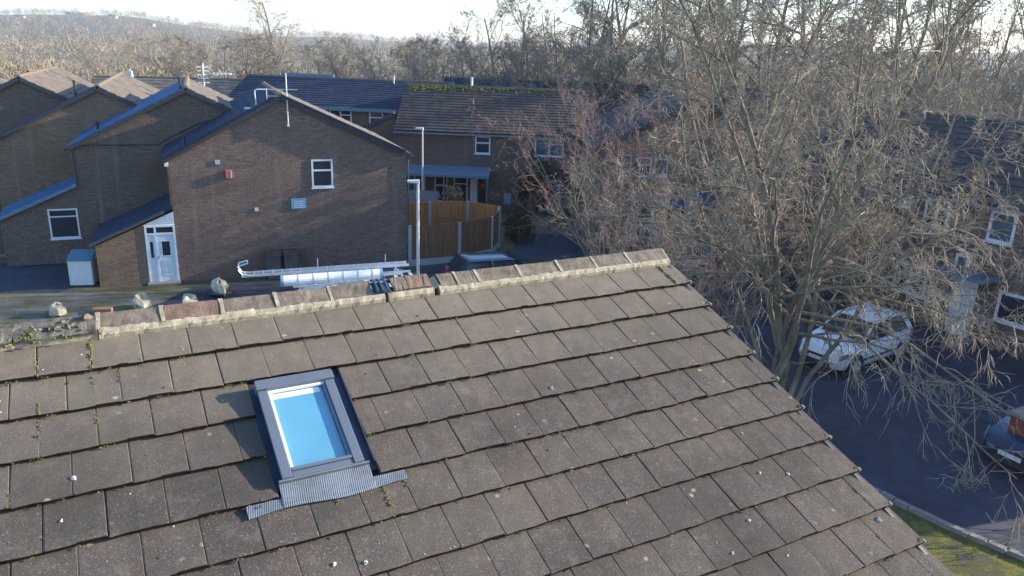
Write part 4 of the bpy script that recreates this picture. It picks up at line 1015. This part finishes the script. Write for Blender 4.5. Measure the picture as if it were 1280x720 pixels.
rp2 = thing('garden_wall', 'low red brick garden wall running right from the pier', 'wall', (12.45, 16.2, 0), R(-28)); MB().box(0, -.1, 0, 4, .12, .8).build('wall', 'brick_red', rp2); MB().box(0, -.14, .8, 5, .16, .86).build('coping', 'kerb', rp2)

# van with roof rack, ladder and pipe tubes
VL = 5.3
van = thing('van', 'white panel van behind the ridge with a loaded roof rack', 'van', (-4.95, 22.25, .012), R(HAZ))
def vsec(x, w_, zb, zw, zt):
    return (x, [(0, zb), (w_*.95, zb), (w_, zb+.15), (w_, zw), (w_*.93, zt-.12), (w_*.82, zt-.02), (0, zt)])
S = [vsec(-2.6, .86, .35, 1.2, 1.96), vsec(-2.5, .9, .25, 1.2, 1.99), vsec(.9, .92, .22, 1.2, 2.0), vsec(1.35, .92, .22, 1.15, 1.97), vsec(1.85, .92, .22, 1.1, 1.62), vsec(2.2, .92, .22, 1.0, 1.22), vsec(2.75, .86, .25, .8, .98), vsec(2.95, .76, .3, .6, .75)]
o = loft(S).build('body', 'vanwhite', van, smooth=True, rot=(0, 0, math.pi)); m = o.modifiers.new('es', 'EDGE_SPLIT'); m.split_angle = R(35)
MB().add([(-1.32, -.78, 1.97), (-1.32, .78, 1.97), (-2.2, .84, 1.25), (-2.2, -.84, 1.25)], [(0,1,2,3)]).build('windscreen', 'glass', van)
for s in (-1, 1):
    MB().box(-2.0, s*.925-.01, 1.15, -1.2, s*.925+.01, 1.6).build('side_window', 'glass', van)
    MB().box(-1.75, s*1.0-.06, 1.1, -1.65, s*1.0+.08, 1.45).build('mirror', 'black', van)
    for x in (-2.05, 1.75): wheel(van, x, s*.82, .33, .22)
    MB().box(-2.93, s*.62-.14, .62, -2.8, s*.62+.14, .82).build('headlight', 'glass_b', van)
rr = MB()
for o_ in list(van.children): o_.scale.z = .9; o_.location.z *= .9
for x in (-.9, .2, 1.3, 2.2):
    rr.bar((x, -.78, 2.2), (x, .78, 2.2), .05, .04)
    for s in (-1, 1): rr.bar((x, s*.78, 1.97), (x, s*.78, 2.3), .04, .04)
for s in (-1, 1): rr.bar((-1.1, s*.78, 2.28), (2.4, s*.78, 2.28), .04, .05)
for x in (-.2, 1.9): rr.bar((x, .78, 2.28), (x, .78, 2.65), .025, .025)
rack = rr.build('roof_rack', 'alu', van, (-.6, 0, 0))
for i in range(7): MB().box(-1.0+i*.5, -.7, 1.985, -.9+i*.5, .7, 2.01).build('roof_rib', 'vanwhite', van)
lad = thing('ladder', 'long aluminium ladder lying along the van roof rack', 'ladder', (-5.68, 21.95, .012), R(HAZ))
for s in (.40, .72): MB().bar((-2.25, s, 2.36), (2.75, s, 2.36), .035, .075).build('stile', 'alu', lad)
for i in range(19): MB().tube([(-2.15+i*.265, .40, 2.36), (-2.15+i*.265, .72, 2.36)], .018, 6).build('rung', 'alu', lad)
l2 = MB(); l2.tube([(-1.95, .72, 2.36), (-2.22, .72, 2.40), (-2.32, .72, 2.55), (-2.28, .72, 2.68), (-2.05, .72, 2.74)], .025, 7); l2.tube([(-1.95, .4, 2.36), (-2.22, .4, 2.40), (-2.32, .4, 2.55), (-2.28, .4, 2.68), (-2.05, .4, 2.74)], .025, 7); l2.bar((-2.05, .38, 2.74), (-2.05, .74, 2.74), .03, .03)
l2.build('stand_off_hook', 'alu', lad)
lad2 = MB().bar((-.9, .0, 2.27), (2.7, .0, 2.27), .05, .05).bar((-.6, -.2, 2.27), (2.4, -.2, 2.27), .05, .05); tag(lad2.build('pole_pair', 'alu', None, (-5.68, 21.95, .012), (0, 0, R(HAZ))), 'two loose aluminium poles on the rack beside the ladder', 'poles')
tb = thing('pipe_tube', 'fat white pipe carrier tube with dark bands on the van rack', 'tube', (-5.68, 21.95, .012), R(HAZ))
MB().tube([(-1.15, -.42, 2.38), (1.65, -.42, 2.38)], .16, 18).build('tube', 'vanwhite', tb, smooth=False)
MB().tube([(-1.22, -.42, 2.38), (-1.15, -.42, 2.38)], .165, 18).build('end_cap', 'plaque', tb); MB().tube([(1.65, -.42, 2.38), (1.72, -.42, 2.38)], .165, 18).build('end_cap', 'plaque', tb)
for i in range(6): MB().tube([(-.75+i*.43, -.42, 2.38), (-.735+i*.43, -.42, 2.38)], .168, 18).build('band', 'plaque', tb)
for i, (x, y) in enumerate(((-8.15, 21.1), (-7.4, 21.25))):
    t = thing('bollard', ('left' if i == 0 else 'right')+' one of two thin pale posts in front of the van', 'bollard', (x, y, 0), 0, 'thin posts by the van')
    MB().tube([(0, 0, 0), (0, 0, 1.35)], .05, 8).build('post', 'kerb', t); MB().tube([(0, 0, 1.35), (0, 0, 1.42)], [.055, .02], 8).build('cap', 'kerb', t)

# ------------------------------------------------------------------ trees
def rot_about(v, ax, a):
    c, s = math.cos(a), math.sin(a); d = ax[0]*v[0]+ax[1]*v[1]+ax[2]*v[2]
    cx = (ax[1]*v[2]-ax[2]*v[1], ax[2]*v[0]-ax[0]*v[2], ax[0]*v[1]-ax[1]*v[0])
    return tuple(v[i]*c+cx[i]*s+ax[i]*d*(1-c) for i in range(3))
def nrm(v):
    l = math.sqrt(v[0]*v[0]+v[1]*v[1]+v[2]*v[2]) or 1; return (v[0]/l, v[1]/l, v[2]/l)
def perp(v, g):
    a = (g.gauss(0, 1), g.gauss(0, 1), g.gauss(0, 1)); d = a[0]*v[0]+a[1]*v[1]+a[2]*v[2]
    return nrm((a[0]-d*v[0], a[1]-d*v[1], a[2]-d*v[2]))
class Tree:
    def __init__(s, seed): s.g = random.Random(seed); s.lines = {}
    def branch(s, p, d, L, r, lv, spec):
        """spec[lv] = (nseg, wiggle, tropism z, children, child length ratio, child angle, start fraction)"""
        ns, wig, tro, nch, cl, ang, st = spec[lv]; g = s.g; step = L/ns; pts = [p]; dirs = [d]; rad = [r]
        for i in range(ns):
            t_ = tro(p, i/ns) if callable(tro) else tro
            d = nrm((d[0]+g.gauss(0, wig), d[1]+g.gauss(0, wig), d[2]+g.gauss(0, wig)+t_)); p = (p[0]+d[0]*step, p[1]+d[1]*step, p[2]+d[2]*step)
            if p[2] < .25: p = (p[0], p[1], .25); d = nrm((d[0], d[1], abs(d[2])))
            pts.append(p); dirs.append(d); rad.append(r*(1-.72*(i+1)/ns))
        s.lines.setdefault((lv, ns), []).append((pts, rad))
        if lv+1 >= len(spec): return
        for c in range(nch):
            t = st+(1-st)*(c+g.random())/nch; i = min(ns-1, int(t*ns)); f = t*ns-i
            q = tuple(pts[i][k]*(1-f)+pts[i+1][k]*f for k in range(3)); dd = dirs[min(i+1, ns)]
            cdir = rot_about(dd, perp(dd, g), ang*g.uniform(.6, 1.3))
            rr = rad[i]*(1-f)+rad[i+1]*f
            s.branch(q, nrm(cdir), L*cl*g.uniform(.6, 1.25)*(1-.45*(t-st)), max(rr*.55, spec_min[0]), lv+1, spec)
    def meshes(s, split=2):
        outs = []
        for sel in (lambda lv: lv < split, lambda lv: lv >= split):
            Vs, Fs, n0 = [], [], 0
            for (lv, ns), ls in s.lines.items():
                if not sel(lv): continue
                k = 8 if lv == 0 else (6 if lv == 1 else (4 if lv == 2 else 3))
                P = np.array([l[0] for l in ls], np.float32); rd = np.array([l[1] for l in ls], np.float32); m = len(ls)
                D = np.gradient(P, axis=1); D /= np.linalg.norm(D, axis=2, keepdims=True)+1e-9
                up = np.zeros_like(D); up[..., 0] = .31; up[..., 1] = .87; up[..., 2] = .38
                A = np.cross(D, up); A /= np.linalg.norm(A, axis=2, keepdims=True)+1e-9; B = np.cross(D, A)
                th = np.arange(k)*2*math.pi/k
                ring = P[:, :, None, :]+rd[:, :, None, None]*(A[:, :, None, :]*np.cos(th)[None, None, :, None]+B[:, :, None, :]*np.sin(th)[None, None, :, None])
                V = ring.reshape(-1, 3)
                base = (np.arange(m)*(ns+1)*k)[:, None, None]; ii = (np.arange(ns)*k)[None, :, None]; kk = np.arange(k)[None, None, :]; k2 = (kk+1) % k
                F_ = np.stack([base+ii+kk, base+ii+k2, base+ii+k+k2, base+ii+k+kk], -1).reshape(-1, 4)
                Vs.append(V); Fs.append(F_+n0); n0 += len(V)
            outs.append((np.concatenate(Vs), np.concatenate(Fs)) if Vs else None)
        return outs
spec_min = [.004]
def place_tree(label, loc, T, split, tm, cm, name='bare_tree', cat='tree', group=None, rz=0, sc_=1, tmin=None):
    t = thing(name, label, cat, loc, rz, group); a, b = T.meshes(split)
    if a: link('trunk', fast_mesh('trunk', a[0], a[1], smooth=True), t, mat=tm)
    if b: link('crown', fast_mesh('crown', b[0], b[1]), t, mat=cm)
    t.scale = (sc_,)*3; return t

# big multi-stemmed tree beside the near roof
spec_min[0] = .0095
T = Tree(5)
def droop(p, t): return -.09-.10*t
sp1 = [(11, .10, .05, 10, .40, .85, .2), (8, .16, .02, 8, .42, .8, .15), (7, .15, -.01, 7, .5, .75, .12), (5, .17, droop, 4, .6, .65, .08), (3, .2, -.06, 0, 0, 0, 0)]
for i, (ax, ay, lean, L_, r) in enumerate(((0, 0, .06, 13, .11), (.3, .1, .22, 11.5, .085), (-.3, .1, .36, 11.5, .085), (.1, -.3, .30, 9.5, .08), (-.1, .35, .25, 12.5, .09), (.35, -.2, .30, 8.8, .07), (-.35, -.1, .4, 8.6, .07), (-.2, .3, .15, 11, .075))):
    a = i*2.4+.4
    T.branch((ax, ay, 0), nrm((math.cos(a)*lean*1.2, math.sin(a)*lean*1.2, 1)), L_, r, 0, sp1)
# low sweeping limbs over the road and beside the roof
main_lines = T.lines; T = Tree(61); T.lines = main_lines
low = [sp1[0], (9, .15, -.05, 9, .42, .8, .15), (7, .16, -.07, 6, .5, .75, .12), (5, .18, -.17, 4, .6, .65, .08), (3, .22, -.12, 0, 0, 0, 0)]
for (a, el, L_, z0) in ((-14, 38, 5.4, 3.4), (-40, 34, 5.4, 3.4), (30, 30, 5.0, 3.2), (165, 30, 5.5, 3), (195, 34, 5.0, 3), (135, 28, 5.5, 3), (-52, 40, 6.2, 3.2), (-4, 36, 6.8, 3.6), (12, 44, 6.2, 3.4), (-70, 16, 7.0, 2.6), (-58, 10, 6.6, 2.4), (-30, 8, 4.4, 2.0)):
    a, el = R(a), R(el)
    T.branch((0, 0, z0), (math.cos(a)*math.cos(el), math.sin(a)*math.cos(el), math.sin(el)), L_, .05, 1, low)
big = place_tree('big multi-stemmed bare tree leaning over the white car and near roof', (7.5, 19.4, 0), T, 2, 'bark', 'twig')
# reddish tree left behind it
T = Tree(9); spec_min[0] = .008
sp2 = [(7, .08, .05, 9, .5, .7, .12), (6, .16, .04, 8, .5, .7, .12), (5, .22, .0, 6, .5, .75, .1), (4, .28, -.04, 3, .5, .7, .1), (3, .25, -.05, 0, 0, 0, 0)]
for i in range(7):
    a = i*.9; T.branch((math.cos(a)*.2, math.sin(a)*.2, 0), nrm((math.cos(a)*.5, math.sin(a)*.5, 1)), 6.9, .06, 0, sp2)
place_tree('rounded reddish-twigged bare tree in front of the mossy-roofed house end', (3.6, 31.6, 0), T, 1, 'bark', 'twig_red')
T = Tree(21)
for i in range(6):
    a = i*1.05; T.branch((math.cos(a)*.2, math.sin(a)*.2, 0), nrm((math.cos(a)*.6, math.sin(a)*.6, 1)), 5.2, .045, 0, sp2)
place_tree('twiggy bare shrub-tree between the ridge end and the road', (4.4, 25.2, 0), T, 1, 'bark', 'twig')
sp4 = [(7, .1, .05, 8, .5, .75, .1), (6, .2, .02, 7, .5, .75, .12), (5, .2, -.03, 6, .52, .75, .1), (4, .22, -.05, 3, .55, .7, .1), (3, .25, -.05, 0, 0, 0, 0)]
T = Tree(44)
for i in range(7):
    a = i*.9; T.branch((math.cos(a)*.3, math.sin(a)*.3, 0), nrm((math.cos(a)*.55, math.sin(a)*.55, 1)), 4.4, .04, 0, sp4)
place_tree('tangled brown bare thicket hard against the verge of the near roof', (5.7, 22.2, 0), T, 1, 'bark', 'twig_red', 'thicket', 'shrub')
T = Tree(52)
for i in range(6):
    a = i*1.05; T.branch((math.cos(a)*.2, math.sin(a)*.2, 0), nrm((math.cos(a)*.5, math.sin(a)*.5, 1)), 6.0, .055, 0, sp4)
place_tree('fine-twigged bare tree screening the windows of the long right-hand house', (12.9, 27.6, 0), T, 1, 'bark', 'twig')
T = Tree(33); spec_min[0] = .009
sp3 = [(8, .07, .05, 9, .45, .75, .25), (6, .13, .04, 8, .45, .75, .15), (5, .17, .0, 8, .48, .75, .1), (4, .2, -.04, 4, .5, .7, .1), (3, .25, -.05, 0, 0, 0, 0)]
for i in range(4):
    a = i*1.6; T.branch((math.cos(a)*.2, math.sin(a)*.2, 0), nrm((math.cos(a)*.32, math.sin(a)*.32, 1)), 10.5, .12, 0, sp3)
mid = place_tree('grey bare tree behind the parked cars, left of the half hidden gable', (9.2, 31.0, 0), T, 2, 'bark_dark', 'twig_far2', group='bare trees between the houses')
# shrubby ivy on the mossy house wall and small evergreens
def leaf_bush(label, loc, rx, ry, rz_, n, mat, seed, size=.06, name='shrub', cat='shrub'):
    g = np.random.default_rng(seed); t = thing(name, label, cat, loc)
    c = g.normal(size=(n, 3)); c /= np.linalg.norm(c, axis=1, keepdims=True); rr = g.random(n)**.4
    lump = 1+.25*np.sin(c[:, 0]*5+seed)*np.sin(c[:, 1]*4+1)+.15*np.sin(c[:, 2]*9)
    c = c*(rr*lump)[:, None]*np.array([rx, ry, rz_])+np.array([0, 0, rz_*.95]); c[:, 2] = np.maximum(c[:, 2], .03)
    a = g.normal(size=(n, 3)); a /= np.linalg.norm(a, axis=1, keepdims=True); b = np.cross(a, g.normal(size=(n, 3))); b /= np.linalg.norm(b, axis=1, keepdims=True)
    s_ = size*(.6+.8*g.random(n))[:, None]
    V = np.stack([c-a*s_, c+b*s_*.5, c+a*s_, c-b*s_*.5], 1).reshape(-1, 3); Fq = np.arange(4*n).reshape(-1, 4)
    link('foliage', fast_mesh('foliage', V, Fq), t, mat=mat)
    st = MB()
    gg = random.Random(seed)
    for i in range(6):
        x, y = gg.uniform(-.5, .5)*rx, gg.uniform(-.5, .5)*ry; st.tube([(x*.2, y*.2, 0), (x*.6, y*.6, rz_*.6), (x, y, rz_*1.4)], [.03, .02, .008], 5)
    st.build('stem', 'bark', t); return t
leaf_bush('dark green climber massed on the mossy house wall', (1.1, 42.8, 0), 1.1, .7, 1.7, 5000, 'leaf_d', 3)
leaf_bush('low green bush at the corner of the timber fence', (.2, 36.6, 0), .8, .7, .7, 2500, 'leaf_d', 4)
leaf_bush('tan dried hanging plant under the canopy', (-3.4, 41.6, .8), .55, .4, .42, 900, 'leaf_t', 5, .07)

# mid-distance bare trees: six meshes, many individuals
protos = []
for i in range(6):
    T = Tree(100+i); spec_min[0] = .013; g = random.Random(i)
    st = (1, 3, 2, 4, 1, 5)[i]
    spc = [(7, .07, .04, 9, .42, .8, .3), (5, .14, .03, 8, .46, .8, .15), (4, .2, .01, 7, .5, .8, .1), (3, .25, -.02, 5, .6, .8, .1), (2, .3, -.03, 0, 0, 0, 0)]
    for k in range(st):
        a = k*2.3+i; ln_ = .05 if st == 1 else .28
        T.branch((math.cos(a)*.2*(st > 1), math.sin(a)*.2*(st > 1), 0), nrm((math.cos(a)*ln_, math.sin(a)*ln_, 1)), 9.5*(1 if st < 3 else .95), .16 if st < 3 else .1, 0, spc if st < 3 else [(7, .07, .04, 7, .42, .7, .15)]+spc[1:])
    a, b = T.meshes(2)
    protos.append((fast_mesh('trunk', a[0], a[1], smooth=True), fast_mesh('crown', b[0], b[1])))
    protos[-1][0].materials.append(MT['bark_dark']); protos[-1][1].materials.append(MT['twig_far' if i % 2 == 0 else 'twig_far2'])
protos_top = 9.6
def wood_tree(px, Y, top_y, kind, label, wide=1.0, group='bare woodland trees behind the houses'):
    x = (px-640)*Y/1009; hz = 57+.036*(px-640); z0 = height(x, Y)
    zt = 9.1-(top_y-hz)*Y/1009; s = max(.35, (zt-z0)/protos_top)
    t = thing('bare_tree', label, 'tree', (x, Y, z0), rnd.uniform(0, 6.3), group)
    link('trunk', protos[kind][0], t); link('crown', protos[kind][1], t); t.scale = (s*wide, s*wide, s); return t
TG = random.Random(77)
listed = [(335, 92, 4, 0, 'tall bare tree standing clear above the skyline behind the blue-roofed house'), (262, 84, 40, 3, 'spreading bare oak left of the tallest skyline tree', 1.35), (305, 88, 38, 5, 'tan spreading bare tree right beside the oak', 1.3), (372, 80, 48, 3, 'round tan bare tree just right of the tallest skyline tree', 1.2),
          (190, 120, 44, 1, 'dark-limbed bare tree at the end of the left roofs', 1.2), (168, 135, 42, 2, 'slim dark bare tree left of the dark-limbed one'), (215, 125, 40, 5, 'small grey bare tree right of the dark-limbed pair'), (110, 140, 48, 4, 'pale upright bare tree in the left valley'),
          (430, 74, 50, 3, 'low bushy bare tree behind the dark roof centre', 1.1), (470, 70, 52, 5, 'grey bushy bare tree above the dark roof right half', 1.1), (515, 72, 42, 3, 'bare tree rising behind the roof vent'), (548, 66, 40, 5, 'pale twiggy bare tree above the mossy roof left corner', 1.1), (590, 68, 34, 3, 'pale twiggy bare tree above the middle of the mossy roof'), (405, 88, 42, 2, 'thin bare tree on the skyline left of centre'), (495, 86, 46, 1, 'distant bare tree right of the skyline towers')]
for q in listed:
    px, Y, ty, kd, lb = q[:5]; ty += 0 if px == 335 else (9 if px < 560 else 3); kd = kd if px in (335, 190, 168) else (3, 5)[px % 2]; wood_tree(px, Y, ty, kd, lb, q[5] if len(q) > 5 else 1.0)
ord_ = ['first', 'second', 'third', 'fourth', 'fifth', 'sixth', 'seventh', 'eighth', 'ninth', 'tenth', 'eleventh', 'twelfth', 'thirteenth', 'fourteenth', 'fifteenth', 'sixteenth', 'seventeenth', 'eighteenth', 'nineteenth', 'twentieth', 'twenty-first', 'twenty-second', 'twenty-third', 'twenty-fourth', 'twenty-fifth', 'twenty-sixth', 'twenty-seventh', 'twenty-eighth']
tall = [(625, 80, 18), (655, 76, 12), (690, 82, 8), (712, 66, 0), (738, 74, -20), (765, 64, -30), (792, 80, -40), (820, 62, -45), (845, 74, -60), (872, 68, -50), (905, 84, -50), (935, 66, -70), (965, 72, -60), (1000, 64, -70), (1035, 76, -60), (1070, 66, -40), (1105, 62, -30), (1135, 70, -40), (1165, 62, -70), (1195, 66, -90), (1232, 70, -40), (1278, 58, -110)]
for i, (px, Y, ty) in enumerate(tall):
    wood_tree(px, Y, ty, (2, 0, 1, 4, 0, 2)[i % 6], ord_[i]+' tall bare tree from the left in the wood behind the big tree', TG.uniform(.8, 1.05) if px < 1150 else .6, 'tall bare trees on the right skyline')
for i, (px, Y, ty) in enumerate(((740, 60, 62), (800, 62, 70), (860, 58, 75), (915, 60, 78), (975, 56, 80), (1030, 60, 85), (1090, 56, 88), (1140, 58, 96), (1190, 54, 112), (690, 64, 58), (655, 66, 52), (1230, 60, 118))):
    wood_tree(px, Y, ty, 3 if i % 2 else 5, ord_[i]+' low bushy bare tree from the left edge of the under-wood' if i < 9 else ord_[i]+' low bushy bare tree of the under-wood', 1.2, 'low bushy bare trees under the tall wood')
for i, (px, Y, rx, rz_, m, lb) in enumerate(((765, 63, 2.6, 1.9, 'leaf_y', 'olive-yellow leafy tree behind the mossy roof end'), (822, 60, 2.2, 1.6, 'leaf_t', 'orange-tan leafy bush left of the big tree'), (720, 66, 2.0, 1.6, 'leaf_y', 'small olive bush near the mossy ridge end'), (1262, 52, 3.2, 1.8, 'leaf_t', 'tan grassy thicket on the bank at the right edge'), (1200, 62, 3, 1.2, 'leaf_y', 'olive undergrowth left of the tan thicket'), (610, 72, 2.4, 2.6, 'leaf_y', 'olive twiggy bush above the mossy roof centre'), (165, 90, 3, 1.8, 'leaf_d', 'dark evergreen bush among left roofs'), (300, 84, 2.2, 1.3, 'leaf_d', 'dark evergreen bush under the spreading oak'))):
    x = (px-640)*Y/1009; leaf_bush(lb, (x, Y, height(x, Y)+(3.0 if i in (0, 1, 2) else 0)+(1.5 if i == 5 else 0)), rx, rx*.8, rz_, 5000, m, 30+i, .13, 'bush', 'bush')

# far woodland: one mass of slender crowns on the valley side and hills
def woodland(name, n, y0, y1, amin, amax, hh, per, label, mat, seed, lean=.16):
    g = np.random.default_rng(seed)
    y = np.exp(g.uniform(math.log(y0), math.log(y1), n)); a = g.uniform(amin, amax, n); x = a*y
    z = np.array([height(float(i), float(j)) for i, j in zip(x, y)]); H_ = hh*(.55+.6*g.random(n))
    s = (y/y0)**.45
    c = g.normal(size=(n, per, 3)); c /= np.linalg.norm(c, axis=2, keepdims=True); rr = g.random((n, per))**.45
    cen = c*rr[..., None]*np.array([.42, .42, .46])+np.array([0, 0, .56])
    base = np.array([0, 0, .15])
    d = cen-base; d /= np.linalg.norm(d, axis=2, keepdims=True); d += g.normal(size=d.shape)*.6
    side = np.cross(d, g.normal(size=d.shape)); side /= np.linalg.norm(side, axis=2, keepdims=True)
    w_ = (.006+.006*g.random((n, per, 1)))*s[:, None, None]*(1.5 if y0 > 400 else 1)
    P0, P1, P2 = cen-d*.05-side*w_, cen-d*.05+side*w_, cen+d*.05
    # trunks
    tr0 = np.stack([np.zeros((n, 1)), np.zeros((n, 1)), np.zeros((n, 1))], -1)
    V = np.stack([P0, P1, P2], 2)
    V = V*H_[:, None, None, None]+np.stack([x, y, z], -1)[:, None, None, :]
    V = V.reshape(-1, 3); o = link(name, fast_mesh(name, V, np.arange(len(V)).reshape(-1, 3)), mat=mat)
    return tag(o, label, 'woodland', kind='stuff')
woodland('valley_wood', 1100, 110, 420, -.75, .02, 7.0, 240, 'tan bare woodland filling the valley behind the left roofs', 'wood_far', 1)
woodland('far_wood', 3600, 420, 1500, -.78, .3, 12, 64, 'hazy bare woodland covering the far hillside', 'wood_far', 2)
woodland('right_wood', 700, 84, 300, .02, .80, 9.5, 180, 'grey-brown bare woodland beyond the tall trees on the right', 'twig_far2', 3)
woodland('far_right_wood', 700, 300, 1500, .2, .85, 10, 80, 'hazy woodland on the right horizon', 'wood_far', 4)

# haze: one closed box of thin air round the camera and everything in the scene
hb_ = MB().box(-1990, -60, -30, 1990, 2700, 66); hz_ = hb_.build('haze', 'moss')
hm_ = bpy.data.materials.new('haze_air'); hm_.use_nodes = True; t_ = hm_.node_tree; t_.nodes.remove(t_.nodes['Principled BSDF'])
pv = t_.nodes.new('ShaderNodeVolumePrincipled'); pv.inputs['Density'].default_value = .00026; pv.inputs['Color'].default_value = (.86, .9, 1, 1); pv.inputs['Anisotropy'].default_value = .3
t_.links.new(pv.outputs[0], t_.nodes['Material Output'].inputs['Volume']); hz_.data.materials.clear(); hz_.data.materials.append(hm_); tag(hz_, kind='stuff')
